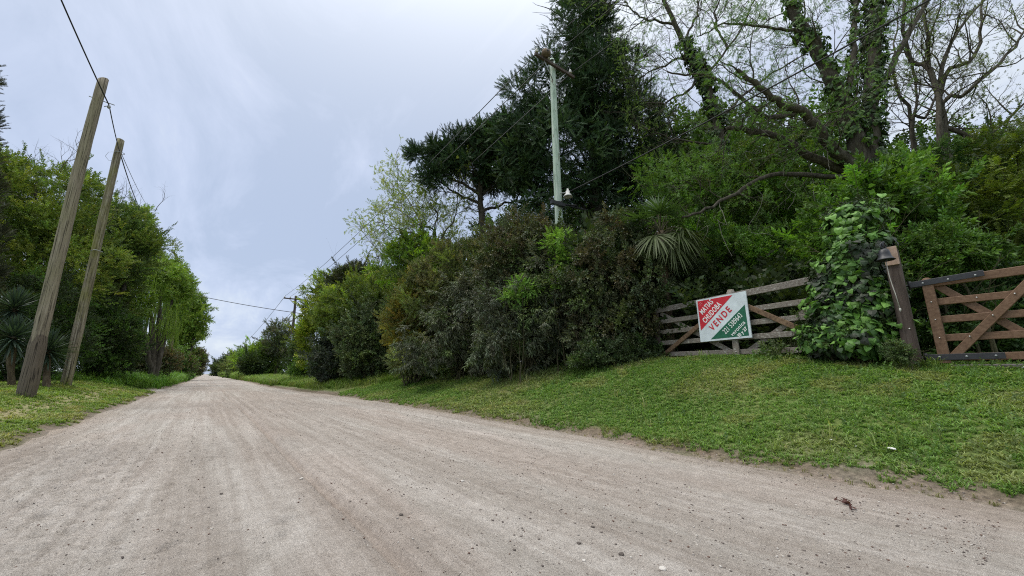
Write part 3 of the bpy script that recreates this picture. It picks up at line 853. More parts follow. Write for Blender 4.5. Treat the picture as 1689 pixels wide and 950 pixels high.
# slanting thin pole in the left trees
l0 = W(276, 606, 46); l0[2] = gz(l0[0], l0[1]); l1 = W(291, 528, 46)
pp = pole("utility_pole", "thin brown leaning pole in front of the far left trees", l0, l1[2] - l0[2], .17, .13, M_barkb, 10, None, .04, 0, 0, top=l1)
# wires
def onpole(base, v): return np.array(base) + np.array(v)
t1 = onpole(b1, (.2, -.03, 8.42)); t2 = onpole(b2, (.0, -.14, 9.07))
wire("cable", "cable from the frame top down to the thick bare left pole", W(88, -30, 7.2), t1, .03, .016)
wire("cable", "cable strung between the two left wooden poles", t1, t2, .04, .014)
wire("cable", "slack cable running from the mossy pole into the left trees", t2, W(236, 352, 34), .25, .02)
wire("cable", "thin grey cable above the slack one running into the left trees", t2 + np.array((0, 0, .05)), W(240, 335, 34), .1, .012, None, M_wirel)
wire("cable", "thick cable sagging across the road from left trees to right hedge", W(250, 470, 50), W(585, 527, 48), .5, .035, None, M_wire)
wire("cable", "short pale cable low between the far pole and the hedge", W(483, 546, 52), W(552, 543, 44), .25, .05, None, M_wirel)
gA = lambda x: np.array(gt) + np.array((x, -.16, -.2))
fA = lambda x: np.array(ft) + np.array((x, -.2, -.15))
for k, (xa, xb, t) in enumerate([(-.9, -1.25, "road-side line wire from the green pole to the far crossarm"), (-.35, -.6, "middle line wire from the green pole to the far crossarm"), (.8, 1.25, "hedge-side line wire from the green pole to the far crossarm")]):
    wire("line_wire", t, gA(xa), fA(xb), .7, .016, "line wires along the hedge", M_wirel, 60)
for k, (xa, t) in enumerate([(-.9, "road-side line wire rising from the green pole past the camera"), (-.35, "middle line wire rising from the green pole past the camera"), (.8, "hedge-side line wire rising from the green pole past the camera")]):
    wire("line_wire", t, gA(xa), gA(xa) + np.array((.3, -42, .2)), .8, .011, "line wires along the hedge", M_wire, 80)
for xb, t in ((-1.25, "road-side wire from the far crossarm to the distant pole"), (1.25, "hedge-side wire from the far crossarm to the distant pole")):
    wire("line_wire", t, fA(xb), f2 + np.array((xb, 0, -.4)), 1.2, .025, "line wires along the hedge", M_wirel)
wire("cable", "thick service cable from the bell insulator up across the big ivy tree", np.array(gb) + np.array((.2, -.3, cz + .1)), W(1640, -60, 5.15), .1, .02, None, M_wire, 60)
wire("cable", "dark cable dropping from the green pole into the hedge at left", np.array(gb) + np.array((-.1, -.2, cz - .3)), W(700, 470, 18), .2, .016)
# ------------------------------------------------------------------ weathered gate, sign, post, brown gate
A = np.array((9.02, 5.72)); B = np.array((8.36, 1.5))
LAB = np.linalg.norm(B - A); ang = math.atan2(B[1] - A[1], B[0] - A[0])
gate = thing("farm_gate", "weathered grey five-bar timber gate with X braces, half swallowed by ivy", "gate", (A[0], A[1], 1.31), ang)
# local x along the gate, local -y... faces the road
side = 1.0
fr = -1.0 if (math.cos(ang + math.pi / 2) * -1) < 0 else 1.0
# the road lies towards -x in world
ny_ = np.array((-math.sin(ang), math.cos(ang)))
FR = 1.0 if ny_[0] < 0 else -1.0        # local y sign that faces the road
drop = -.055                             # the ground falls a little towards the right
def gzl(x, z): return z + drop * x / LAB * 1.2
hts = [.07, .35, .62, .88]
for i, z in enumerate(hts):
    m = MB(); m.box((.06, 0, gzl(.06, z)), (LAB - .1, 0, gzl(LAB - .1, z + .02 * i)), .105, .035); m.build("rail", M_grey_plank, gate)
m = MB(); m.box((-.02, FR * .0, 1.175), (LAB - .05, 0, 1.255), .13, .055); m.build("top_rail", M_top_plank, gate)
m = MB(); m.box((.0, FR * .015, -.06), (.0, FR * .015, 1.12), .11, .075, up=(1, 0, 0)); m.build("end_stile", M_dark_old, gate)
xm = 2.02
m = MB(); m.box((xm, FR * .045, -.02), (xm, FR * .045, 1.3), .13, .035, up=(1, 0, 0)); m.lathe([(0, 0.02), (.06, 0.02), (.08, -.05), (.09, -.12)], (xm, 0, 1.33), 12); m.build("middle_stile", M_grey_plank, gate)
m = MB(); m.box((LAB - .12, 0, -.1), (LAB - .12, 0, 1.2), .12, .07, up=(1, 0, 0)); m.build("end_stile", M_dark_old, gate)
for (xa, za, xb, zb, yy, mt) in ((.1, .02, xm - .1, 1.12, .042, M_brown_old), (.1, 1.1, xm - .1, .04, -.04, M_grey_plank), (xm + .1, 1.12, LAB - .3, .0, .042, M_brown_old), (xm + .1, .02, LAB - .3, 1.13, -.04, M_grey_plank)):
    m = MB(); m.box((xa, FR * yy, gzl(xa, za)), (xb, FR * yy, gzl(xb, zb)), .1, .03); m.build("brace", mt, gate)
for i, z in enumerate(hts):
    for x in (.0, xm):
        m = MB(); m.tube([(x, FR * .05, gzl(x, z)), (x, FR * .072, gzl(x, z))], .012, 8); m.build("bolt", M_bolt, gate)
# worn carved characters on the top rail
def text_mesh(s, size, bold=0.0, ext=.002, sx=1.0, spacing=1.0):
    cu = bpy.data.curves.new("lettering", 'FONT'); cu.body = s; cu.size = size; cu.extrude = ext; cu.offset = bold
    cu.align_x = 'CENTER'; cu.align_y = 'CENTER'; cu.space_character = spacing; cu.resolution_u = 6
    ob = bpy.data.objects.new("tmp", cu); COL.objects.link(ob)
    dg = bpy.context.evaluated_depsgraph_get()
    me = bpy.data.meshes.new_from_object(ob.evaluated_get(dg)); bpy.data.objects.remove(ob)
    for v in me.vertices: v.co.x *= sx
    return me
# ---- sign
s0 = np.array((8.819, 4.484)); s1 = np.array((8.642, 3.35))
sdir = (s1 - s0) / np.linalg.norm(s1 - s0); SW = 1.15; SH = .945
nn2 = np.array((sdir[1], -sdir[0])); 
if nn2[0] > 0: nn2 = -nn2
sc_ = (s0 + s1) / 2 + nn2 * .085
sign = thing("for_sale_sign", "hand-painted red, white and green VENDE sale sign fixed to the weathered gate", "sign", (sc_[0], sc_[1], 2.078))
zax = Vector((nn2[0], nn2[1], 0)); xax = Vector((sdir[0], sdir[1], 0)); yax = Vector((0, 0, 1))
mt_ = Matrix((xax, yax, zax)).transposed()
sign.rotation_euler = (mt_.to_4x4() @ Matrix.Rotation(R(.6), 4, 'Z')).to_euler()
def poly(pts, z0, z1):
    m = MB(); n = len(pts)
    m.add([(p[0], p[1], z0) for p in pts] + [(p[0], p[1], z1) for p in pts], [list(range(n))[::-1], [n + i for i in range(n)]] + [[i, (i + 1) % n, n + (i + 1) % n, n + i] for i in range(n)])
    return m
def sp(u, v): return ((u - .5) * SW, (v - .5) * SH)
poly([sp(0, 0), sp(1, 0), sp(1, 1), sp(0, 1)], -.012, .012).build("board", M_board, sign)
def ccw(p):
    a = sum(p[i][0] * p[(i + 1) % 3][1] - p[(i + 1) % 3][0] * p[i][1] for i in range(3)); return p if a > 0 else p[::-1]
poly(ccw([sp(.03, .97), sp(.755, .965), sp(.035, .265)]), .0121, .0145).build("red_triangle", M_red, sign)
poly(ccw([sp(.955, .71), sp(.955, .045), sp(.225, .04)]), .0121, .0145).build("green_triangle", M_green, sign)
TA = math.atan2(.70 * SH, .72 * SW)
def letter(s, u, v, size, mat, bold=.0, sx=1.0, spacing=1.0, rot=0.0, z=.0165):
    me = text_mesh(s, size, bold, .0015, sx, spacing); me.materials.append(mat)
    o = link("lettering", me, sign); p = sp(u, v); o.location = (p[0], p[1], z); o.rotation_euler = (0, 0, TA + rot)
    return o
letter("MATIAS", .215, .795, .172, M_white, .004, .60, 1.12)
letter("CHUDOBA", .31, .645, .172, M_white, .0045, .60, 1.14)
letter("VENDE", .465, .475, .2, M_red, .005, .8, 1.38, z=.0145)
letter("221 5389643", .69, .335, .16, M_white, .001, .58, 1.1)
letter("veronica", .775, .215, .115, M_white, .0015, .85, 1.16)
letter("30 y 27", .845, .125, .098, M_white, .003, .82, 1.05)
me = text_mesh("--- --\n-- ---", .035, .001, .001); me.materials.append(M_faint)
o = link("small_print", me, sign); p_ = sp(.085, .9); o.location = (p_[0], p_[1], .0165); o.rotation_euler = (0, 0, TA)
# ---- bell post
pb = W(1507, 592, 5.95); pb[2] = gz(pb[0], pb[1])
post = thing("gate_post", "stout dark timber gate post with sloping top beside the ivy mound", "gate post", (pb[0], pb[1], pb[2] - .1), R(4))
PH = W(1467, 412, 5.95)[2] - pb[2] + .1
m = MB(); m.box((0, 0, 0), (-.01, .0, PH), .19, .17, up=(1, 0, 0), bev=.015); m.build("timber", M_dark_old, post)
m = MB(); m.box((-.115, -.0, PH - .27), (-.115, 0, PH + .02), .16, .035, up=(0, 1, 0)); bl = m.build("mounting_block", M_pale, post)
for z in (.3, .62):
    m = MB(); m.tube([(-.08, -.03, z), (-.105, -.03, z)], .012, 8); m.build("bolt", M_bolt, post)
bell = thing("door_bell", "small black iron bell hanging from a bracket on the gate post", "bell", (pb[0] - .33, pb[1] + .03, pb[2] + PH - .12))
m = MB(); m.lathe([(0, -.02), (.035, -.025), (.06, -.05), (.07, -.1), (.078, -.15), (.1, -.185), (.118, -.2), (.108, -.205), (.07, -.16), (.05, -.06), (0, -.05)], (0, 0, 0), 24); m.build("bell_body", M_iron, bell)
m = MB(); m.tube([(.2, 0, -.1), (.2, 0, .08)], .012, 6); m.tube([(.2, 0, .07), (.12, 0, .11), (0, 0, .08), (0, 0, -.02)], .014, 8); m.tube([(.2, 0, -.02), (.12, 0, .03), (.04, 0, .07)], .01, 8)
for sgn in (-1, 1): m.tube([(0, .0, .08), (sgn * .03, .02, .05), (sgn * .045, .02, .0), (sgn * .02, 0, -.02)], .01, 6)
m.build("bracket", M_iron, bell)
m = MB(); m.tube([(0, 0, -.05), (0, 0, -.2)], .007, 6); m.lathe([(0, .02), (.02, .01), (.022, -.01), (0, -.025)], (0, 0, -.21), 10); m.build("clapper", M_iron, bell)
m = MB(); m.tube([(0, 0, -.22), (.02, -.0, -.45), (.05, -.01, -.62), (.06, -.02, -.72), (.1, -.03, -.95)], .006, 6); m.lathe([(0, .03), (.012, .02), (.014, -.01), (0, -.03)], (.1, -.03, -.96), 8); m.build("cord", M_cord, bell)
# ---- brown gate
g0 = np.array((8.43, .86)); gdir = np.array((-.04, -1.0)); gdir /= np.linalg.norm(gdir)
bz = 1.075
bg_ = thing("farm_gate", "newer reddish brown five-bar gate with black strap hinges beside the bell post", "gate", (g0[0], g0[1], bz), math.atan2(gdir[1], gdir[0]))
nyb = np.array((-gdir[1], gdir[0])); FB = 1.0 if nyb[0] < 0 else -1.0
GL = 3.2
hz = [.06, .335, .60, .86]
for z in hz:
    m = MB(); m.box((.05, 0, z), (GL, 0, z), .1, .035); m.build("rail", M_varn, bg_)
m = MB(); m.box((.05, 0, 1.145), (GL, 0, 1.2), .115, .05); m.build("top_rail", M_varn, bg_)
for x in (.06, 1.12, 2.16, GL - .05):
    m = MB(); yy = FB * .04
    m.box((x, yy, -.02), (x, yy, 1.17), .12, .045, up=(1, 0, 0)); m.tube([(x, yy - .022, 1.17), (x, yy + .022, 1.17)], .06, 14); m.build("stile", M_varn, bg_)
for x in (.08, 1.14, 2.18):
    m = MB(); m.box((x + .05, FB * .036, .04), (x + .98, FB * .036, 1.1), .1, .032); m.build("brace", M_varn, bg_)
    m = MB(); m.box((x + .05, -FB * .036, 1.12), (x + .98, -FB * .036, .06), .1, .032); m.build("brace", M_varn, bg_)
for z, dz in ((1.15, .006), (.065, 0)):
    m = MB(); m.box((-.12, FB * .07, z - .004), (.62, FB * .07, z + .035 * dz / .006), .085, .014, bev=.004)
    m.box((-.12, -FB * .03, z - .004), (.62, -FB * .03, z + .035 * dz / .006), .085, .01, bev=.004)
    m.tube([(-.13, FB * .02, z - .07), (-.13, FB * .02, z + .06)], .022, 8)
    m.tube([(-.13, FB * .02, z), (-.24, FB * .02, z)], .016, 8)
    st_ = m.build("strap_hinge", M_iron, bg_)
    for x in (.02, .28, .54):
        m = MB(); m.tube([(x, FB * .07, z + .03 * dz / .006 * x), (x, FB * .088, z + .03 * dz / .006 * x)], .013, 8); m.build("bolt", M_galv, st_)
for x, z in [(.06, .335), (.06, .6), (.06, .86), (.35, .335), (.6, .6), (.83, .86), (.5, .86), (1.12, .335), (1.12, .6), (1.12, .86), (1.5, .45), (1.6, .6)]:
    m = MB(); m.tube([(x, FB * .055, z), (x, FB * .068, z)], .009, 8); m.build("bolt", M_bolt, bg_)
m = MB(); m.box((.02, FB * .02, -.12), (.16, FB * .02, -.12), .07, .1); m.build("foot_block", M_iron, bg_)
th = thing("threshold_beam", "dark sleeper beam lying on the ground under the brown gate", "beam", (g0[0] - .02, g0[1] - .1, bz - .13), math.atan2(gdir[1], gdir[0]))
m = MB(); m.box((0, 0, 0), (3.2, 0, 0), .17, .14, bev=.012); m.build("sleeper", M_thresh, th)
m = MB(); m.tube([(.62, FB * .08, .02), (.7, FB * .085, .1)], .008, 6); m.build("peg", M_white, th)
# ================================================================== PLANTS
def hearts(P, Nn, size, cols, seed, tip=(0, 0, -1), jit=.45):
    rng = rng_(seed); n = len(P)
    cols = np.array(cols).reshape(-1, 3)
    D = np.tile(np.array(tip, float), (n, 1)) + rng.normal(0, jit, (n, 3)) + Nn * .35
    ref = Nn + rng.normal(0, .3, (n, 3)) + np.array((0, 0, .75))
    C = cols[rng.integers(0, len(cols), n)] * (1 + rng.uniform(-.3, .3, (n, 1)))
    return place('heart', P, D, size * rng.uniform(.55, 1.35, n), C, rng, ref=ref)
def ivy_on(Q, rad, dens, cols, seed, size=1.0, off=.12, a=0, b=1):
    rng = rng_(seed); L = np.linalg.norm(np.diff(Q, axis=0), axis=1).sum() * (b - a); n = int(dens * L)
    t = (a + (b - a) * rng.random(n)) * (len(Q) - 1); i = np.minimum(t.astype(int), len(Q) - 2); f = (t - i)[:, None]
    p = Q[i] * (1 - f) + Q[i + 1] * f; d = unit(Q[i + 1] - Q[i]); o = unit(np.cross(d, rng.normal(0, 1, (n, 3))))
    lump = .45 + 1.1 * fbm(p[:, 0] * 3 + p[:, 2] * 2, p[:, 1] * 3 + p[:, 2], 1.0, 2, seed % 40)
    mk = fbm(p[:, 2] * 1.0 + o[:, 0] * .3, p[:, 0] + o[:, 1] * .3 + p[:, 1], .45, 2, seed % 37) > .40
    p, o, i, d, lump = p[mk], o[mk], i[mk], d[mk], lump[mk]; n = len(p)
    P = p + o * (np.asarray(rad)[i] + off * rng.uniform(.1, 1, n) * lump)[:, None]
    return hearts(P, o, size, cols, seed + 1)
CON = [(.024, .048, .022), (.036, .066, .03), (.018, .036, .019)]
GLO = [(.05, .062, .034), (.038, .052, .03), (.064, .06, .034), (.06, .08, .04)]
GREY = [(.062, .078, .05), (.048, .062, .04), (.082, .096, .066)]
BRI = [(.075, .16, .016), (.06, .135, .014), (.1, .19, .024)]
MID = [(.05, .1, .02), (.04, .08, .018), (.065, .12, .025)]
OLI = [(.07, .1, .024), (.055, .085, .022), (.09, .12, .03)]
YEL = [(.17, .22, .03), (.13, .19, .03), (.2, .24, .05)]
ORA = [(.14, .115, .026), (.11, .11, .026), (.085, .1, .028)]
DRK = [(.025, .04, .016), (.03, .05, .018)]
BRN = [(.07, .062, .035), (.055, .055, .03)]
# ---------------- right side, near to far
# tall cypress
L_ = [lobe(*a) for a in ((955, 5, 38, 50, 18), (950, 70, 50, 55, 18), (985, 80, 42, 60, 18.6), (985, 155, 80, 75, 18), (925, 150, 55, 55, 17.6), (868, 150, 34, 22, 17.6), (895, 105, 30, 22, 17.6),
      (870, 215, 50, 45, 18), (935, 250, 85, 70, 17.5), (1030, 245, 72, 80, 18.4), (1050, 185, 34, 40, 18.6), (850, 275, 32, 34, 18), (905, 325, 66, 36, 17.8), (1000, 320, 70, 50, 18), (1080, 290, 45, 50, 18.8), (948, -45, 28, 40, 18))]
cb = W(978, 420, 18.2); cb[2] = gz(cb[0], cb[1])
w = Wood(11); Q, rd_ = w.limb([cb, W(982, 300, 18.2), W(975, 150, 18.2), W(960, 0, 18.2), W(950, -70, 18.2)], .34, .05, 24, .04)
w.along(Q, rd_, 46, 2.1, 1, kids=4, a=.12, b=.98, r=.05)
for a in ((870, 170), (850, 260), (905, 320), (1080, 180), (1075, 290), (930, 240), (1030, 150), (900, 110)):
    t_ = W(a[0], a[1], 17.8); m_ = np.array(Q[int(len(Q) * .3)]) * .5 + t_ * .5; m_[2] -= .5
    w.limb([np.array((Q[0][0], Q[0][1], t_[2] - 1.6)), m_, t_], .09, .02, 10, .05)
fol = crown(L_, 1050, .44, 24, 'fan', CON, 21, 1.25, up=.25, shell=.3, gap=.41, droop=.1, cvar=.3)
fol2 = crown(L_, 420, .42, 14, 'fan', [(.05, .088, .036), (.04, .07, .034)], 22, 1.05, up=.3, shell=.9, gap=.42)
make_plant("cypress_tree", "tallest dark feathery cypress behind the green pole", "tree", cb, [("trunk", w, M_bark), ("crown", merge([fol, fol2]), M_needle)])
# flat-topped cypress
L_ = [lobe(*a) for a in ((705, 258, 30, 13, 20), (745, 252, 40, 18, 20), (790, 240, 42, 20, 20.4), (828, 235, 45, 26, 20), (850, 280, 40, 34, 20.6), (712, 292, 30, 9, 19.6), (765, 275, 48, 14, 20), (835, 215, 26, 20, 20), (815, 300, 30, 14, 20.5))]
cb = W(800, 440, 20.2); cb[2] = gz(cb[0], cb[1])
w = Wood(12); Q, rd_ = w.limb([cb, W(797, 400, 20.2), W(792, 320, 20.2), W(800, 260, 20.2)], .2, .12, 14, .03)
for a in ((790, 320, 700, 262), (794, 340, 720, 295), (796, 330, 765, 258), (796, 320, 850, 255), (797, 350, 866, 320), (796, 300, 830, 225)):
    a0, a1 = W(a[0], a[1], 20.2), W(a[2], a[3], 19.8 + (a[2] % 7) * .2); mm = a0 * .5 + a1 * .5; mm[2] -= .12
    q2, r2 = w.limb([a0, mm, a1], .09, .03, 10, .06); w.along(q2, r2, 9, .95, 2, r=.025, kids=3, spread=.8)
w.along(Q, rd_, 26, 1.5, 2, a=.35, b=.9, r=.022, kids=3, spread=.8)
make_plant("cypress_tree", "lower cypress with flat spreading top and bare dark branches beneath", "tree", cb,
    [("trunk", w, M_bark), ("crown", merge([crown(L_, 520, .36, 24, 'fan', CON, 31, 1.1, up=.3, shell=.2, gap=.22, cvar=.3), w.leaves('smallc', DRK, .5, 1, .15, 7, keep=.3)]), M_needle)])
# airy pale-leaved tree
def airy(label, base_px, F, ends, seed, kind, cols, leafsize, keep, r0=.08, lv=3, L=1.1, per=3, forks=None, barkm=M_barkl, name="tree", kids=3, nal=7, rtwig=.022, rad=.12, jitF=1.2, extra=None, group=None, droop=.0, mat=M_leaf):
    b = W(base_px[0], base_px[1], F); b[2] = gz(b[0], b[1]) - .1
    w = Wood(seed); rng = w.r
    for e_ in ends:
        pts = [b + np.append(rng.normal(0, .12, 2), 0)] + [W(x, y, F + rng.uniform(-jitF, jitF) * .6) for x, y in e_]
        Q, rr = w.limb(pts, r0 * rng.uniform(.8, 1.1), r0 * .25, 16, .03)
        w.along(Q, rr, nal, L, lv, a=.3, b=1, r=rtwig, kids=kids)
    parts = [("trunk", w, barkm)]
    lf = [w.leaves(kind, cols, leafsize, per, rad, seed + 1, keep=keep, droop=droop)]
    if extra: lf += extra
    parts.append(("crown", merge(lf), mat))
    return make_plant(name, label, "tree", b, parts, group)
airy("thin airy tree with pale yellow-green leaves left of the flat-topped cypress", (712, 430), 21,
     [[(700, 400), (680, 340), (655, 305)], [(695, 410), (660, 380), (622, 365)], [(715, 400), (720, 350), (700, 300)], [(725, 410), (750, 360), (755, 310)], [(690, 420), (650, 420), (618, 425)], [(720, 400), (690, 370), (640, 335)]],
     41, 'smallc', [(.19, .24, .06), (.13, .19, .04), (.22, .25, .09)], .7, .9, .07, 2, 1.2, 2, nal=12, kids=4)
# background trees that close the view behind the hedge
bgt = None
def bgtree(seed, cols):
    L_ = [(np.array((0, 0, 5.5)), np.array((2.6, 2.6, 2.6))), (np.array((1.3, .6, 3.6)), np.array((2.2, 2.2, 2.0))), (np.array((-1.5, -.6, 3.2)), np.array((2.1, 2.1, 2.0))), (np.array((.2, -1, 7.2)), np.array((1.5, 1.5, 1.4)))]
    c = crown(L_, 330, .6, 20, 'smallc', cols, seed, 1.3, shell=.55, gap=.25)
    w = Wood(seed); Q, r_ = w.limb([(0, 0, -.2), (.1, .1, 2.5), (0, 0, 6.5)], .25, .05, 14, .04); w.along(Q, r_, 12, 2.4, 1, a=.25, r=.06, kids=3)
    return w.mesh("trunk", M_bark), mesh_np("crown", c[0], c[1], M_leaf, c[2])
BG = [bgtree(51, DRK + MID), bgtree(52, MID), bgtree(53, OLI)]
for k, (px, F, top, v, lab) in enumerate([(905, 24, 330, 0, "dark broadleaf tree hidden behind the tallest cypress"), (1130, 22, 210, 0, "dark broadleaf tree behind the fan palm"), (1240, 24, 190, 0, "dark tree filling the gap behind the bright shrubs"),
        (1370, 20, 230, 1, "broadleaf tree behind the big ivy-clad trunks"), (1500, 19, 245, 0, "dark tree behind the bare twiggy tree"), (1620, 17, 240, 1, "broadleaf tree behind the yellow-tipped layered tree"), (640, 36, 442, 2, "olive tree rising behind the yellow-green shrubs"),
        (690, 30, 425, 1, "green tree behind the orange-tinged shrub"), (740, 27, 400, 0, "dark tree behind the olive shrub"), (820, 25, 380, 0, "dark tree behind the flat-topped cypress trunk")]):
    t = W(px, top, F); z0 = gz(t[0], t[1]); r = thing("broadleaf_tree", lab, "tree", (t[0], t[1], z0), k * 1.3, "trees standing behind the hedge")
    s_ = (t[2] - z0) / 8.6; r.scale = (s_ * 1.05, s_ * 1.05, s_)
    link("trunk", BG[v][0], r); link("crown", BG[v][1], r)
# hedge shrubs on the right
HG = "shrubs of the roadside hedge"
def H(label, lob, F, seed, kind, cols, ncl, rc, per, mat=M_leaf, size=1.0, **k):
    L_ = [lobe(*(a if len(a) > 4 else (*a, F))) for a in lob]
    L_ = [(c, q * 1.08) for c, q in L_]
    cols = list(cols) * 3 + [tuple(np.array(c) * np.array((1.25, 1.35, .9))) for c in cols[:1]] + [(.05, .075, .025)]
    k.setdefault('cvar', .32); k.setdefault('whips', int(ncl * .22))
    return shrub(label, "shrub", L_, seed, kind, cols, ncl, rc, per, mat, size, group=HG, **k)
H("tall dark shrub with small glossy brownish leaves left of the weathered gate", [(1010, 410, 45, 50), (1040, 470, 60, 60), (980, 470, 45, 60), (1075, 520, 45, 55), (1000, 555, 60, 50), (1030, 390, 30, 30)], 10.6, 61, 'broad', GLO, 380, .24, 20, M_gloss, .72, gap=.25, droop=.3, mode='upright', shell=.6)
H("low dark leafy bush at the foot of the glossy shrub", [(985, 588, 36, 22), (1025, 592, 34, 18), (1060, 585, 26, 20), (955, 600, 18, 10)], 10.0, 62, 'broad', [(.035, .055, .025), (.045, .065, .03)], 150, .16, 18, M_gloss, .6, up=.6)
H("large grey-green shrub with drooping leaves and rusty top beside the green pole", [(865, 410, 55, 42), (915, 440, 45, 60), (830, 450, 40, 50)], 12.6, 63, 'broad', [(.078, .072, .042), (.068, .074, .04), (.055, .068, .04)], 330, .27, 20, M_gloss, .8, gap=.28, droop=.25, mode='upright', stemn=8)
H("dark shrub with long drooping grey leaves below the rusty-topped shrub", [(880, 520, 70, 60), (820, 530, 50, 60), (925, 520, 40, 60), (850, 570, 60, 40), (900, 470, 50, 40)], 11.9, 64, 'droop', GREY, 340, .26, 15, M_gloss, .85, gap=.34, droop=.5, mode='upright', shell=.6, stemn=8)
H("greyish shrub with arching leaf sprays left of the dark drooping shrub", [(760, 540, 50, 50), (720, 560, 50, 45), (780, 490, 40, 40), (800, 575, 40, 30)], 14.2, 65, 'droop', [(.06, .075, .045), (.08, .09, .06), (.05, .06, .04)], 300, .27, 14, M_gloss, .85, gap=.33, droop=.45, mode='upright', shell=.6)
H("olive brown shrub in the middle of the hedge below the bare branches", [(770, 440, 50, 40), (730, 450, 40, 45), (810, 420, 40, 40), (720, 500, 50, 40)], 16, 66, 'small', [(.085, .105, .038), (.095, .095, .045), (.065, .09, .03)], 330, .3, 20, M_leaf, 1.2, gap=.25)
H("shrub with orange-tinged foliage in the hedge", [(690, 495, 32, 45), (665, 530, 30, 45), (690, 560, 28, 40)], 16.8, 67, 'small', ORA, 230, .28, 20, M_leaf, 1.2, gap=.22)
H("pale twiggy low bush on the verge beneath the orange shrub", [(690, 590, 26, 18), (665, 595, 20, 16)], 15.6, 68, 'small', [(.12, .14, .06), (.09, .11, .05)], 110, .2, 14, M_leaf, 1.0, gap=.3)
H("dark grey-green shrub with dense leaf clusters left of the orange shrub", [(622, 545, 34, 46), (595, 568, 34, 40), (640, 575, 30, 36)], 20.5, 69, 'broad', [(.07, .095, .045), (.05, .072, .036)], 320, .34, 20, M_gloss, 1.2, gap=.3, shell=.6)
H("bluish dark shrub low in the hedge beside the tall grass", [(565, 580, 30, 34), (545, 595, 22, 24), (585, 545, 26, 34)], 23, 70, 'broad', [(.035, .05, .038), (.05, .065, .05)], 260, .34, 20, M_gloss, 1.3, gap=.3, shell=.6)
H("shrub topped with pale yellow-green new leaves", [(600, 478, 34, 12), (640, 470, 30, 16), (570, 488, 22, 12), (620, 490, 50, 20)], 25, 71, 'smallc', YEL, 150, .4, 16, M_leaf, 1.1, gap=.3)
H("olive shrub below the pale new leaves", [(600, 515, 50, 34), (560, 520, 30, 36), (640, 505, 34, 34), (600, 490, 34, 24)], 22.5, 72, 'small', [(.11, .15, .03), (.08, .12, .026)], 300, .42, 20, M_leaf, 1.6, gap=.2)
H("bright green leafy shrub on top of the hedge under the pale airy tree", [(690, 425, 36, 30), (650, 440, 30, 24), (720, 440, 30, 24)], 19.5, 73, 'smallc', [(.11, .18, .02), (.08, .14, .025)], 230, .35, 16, M_leaf, .9, gap=.3)
H("tall yellow-green shrub on the right of the far crossarm pole", [(528, 510, 20, 34), (525, 560, 24, 46), (545, 480, 16, 26), (515, 480, 9, 20)], 33, 74, 'smallc', [(.17, .21, .03), (.12, .17, .028)], 300, .48, 18, M_leaf, 1.3, gap=.3)
H("dark round-headed evergreen above the pale shrubs", [(580, 463, 28, 18), (590, 452, 22, 12), (566, 475, 22, 16), (580, 500, 30, 30)], 30, 75, 'smallc', [(.03, .04, .02), (.042, .048, .026)], 330, .42, 26, M_leaf, .9, shell=.7)
H("low green bush at the verge below the yellow-green shrub", [(520, 605, 24, 16), (500, 612, 18, 10)], 34, 76, 'smallc', MID, 90, .4, 16, M_leaf, 1.2)
H("ivy-covered dark bush wrapping the foot of the far crossarm pole", [(492, 592, 9, 32), (500, 560, 8, 26), (506, 600, 12, 22)], 50.5, 77, 'smallc', [(.03, .055, .022), (.04, .065, .03)], 220, .5, 16, M_leaf, 1.5)
H("grey loose-crowned tree-like shrub left of the far crossarm pole", [(462, 545, 13, 18), (452, 560, 14, 22), (470, 570, 14, 26)], 64, 78, 'smallc', [(.06, .075, .05), (.08, .085, .06)], 170, .7, 12, M_leaf, 1.7, gap=.38)
H("bright green shrub between the far poles", [(430, 590, 26, 14), (455, 592, 22, 18), (410, 594, 18, 10), (442, 580, 20, 10)], 66, 79, 'smallc', [(.14, .21, .035), (.1, .17, .035)], 260, .8, 16, M_leaf, 2.0, gap=.2)
H("dark round bush standing in the bright green shrub", [(412, 600, 10, 12), (418, 606, 12, 9)], 62, 80, 'smallc', DRK, 90, .6, 18, M_leaf, 1.8)
H("long pale scrub running down the far verge", [(395, 606, 18, 11), (380, 610, 12, 8), (430, 612, 30, 8)], 92, 81, 'smallc', [(.1, .12, .05), (.08, .11, .04)], 170, 1.0, 14, M_leaf, 2.3)
H("farthest dark hedge on the right where the road vanishes", [(372, 605, 9, 12), (360, 612, 6, 7), (384, 600, 9, 13)], 180, 82, 'smallc', [(.035, .05, .025), (.05, .07, .035)], 220, 1.7, 18, M_leaf, 4.5)
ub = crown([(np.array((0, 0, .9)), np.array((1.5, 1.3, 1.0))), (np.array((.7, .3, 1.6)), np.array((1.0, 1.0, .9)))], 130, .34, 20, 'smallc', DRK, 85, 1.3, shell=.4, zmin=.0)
ubm = mesh_np("foliage", ub[0], ub[1], M_leaf, ub[2]); w = stems((0, 0, 0), [(-.7, .2, 1.2), (.6, .3, 1.8), (.2, -.6, 1.1), (-.2, .5, 1.5)], 86, .03); ubs = w.mesh("stems", M_stem)
for k in range(16):
    y_ = 4.5 + k * 2.1; x_ = 11.0 + .9 * math.sin(k * 2.1)
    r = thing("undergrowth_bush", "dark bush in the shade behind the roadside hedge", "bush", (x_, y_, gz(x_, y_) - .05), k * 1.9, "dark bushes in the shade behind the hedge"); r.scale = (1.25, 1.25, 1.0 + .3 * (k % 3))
    link("foliage", ubm, r); link("stems", ubs, r)
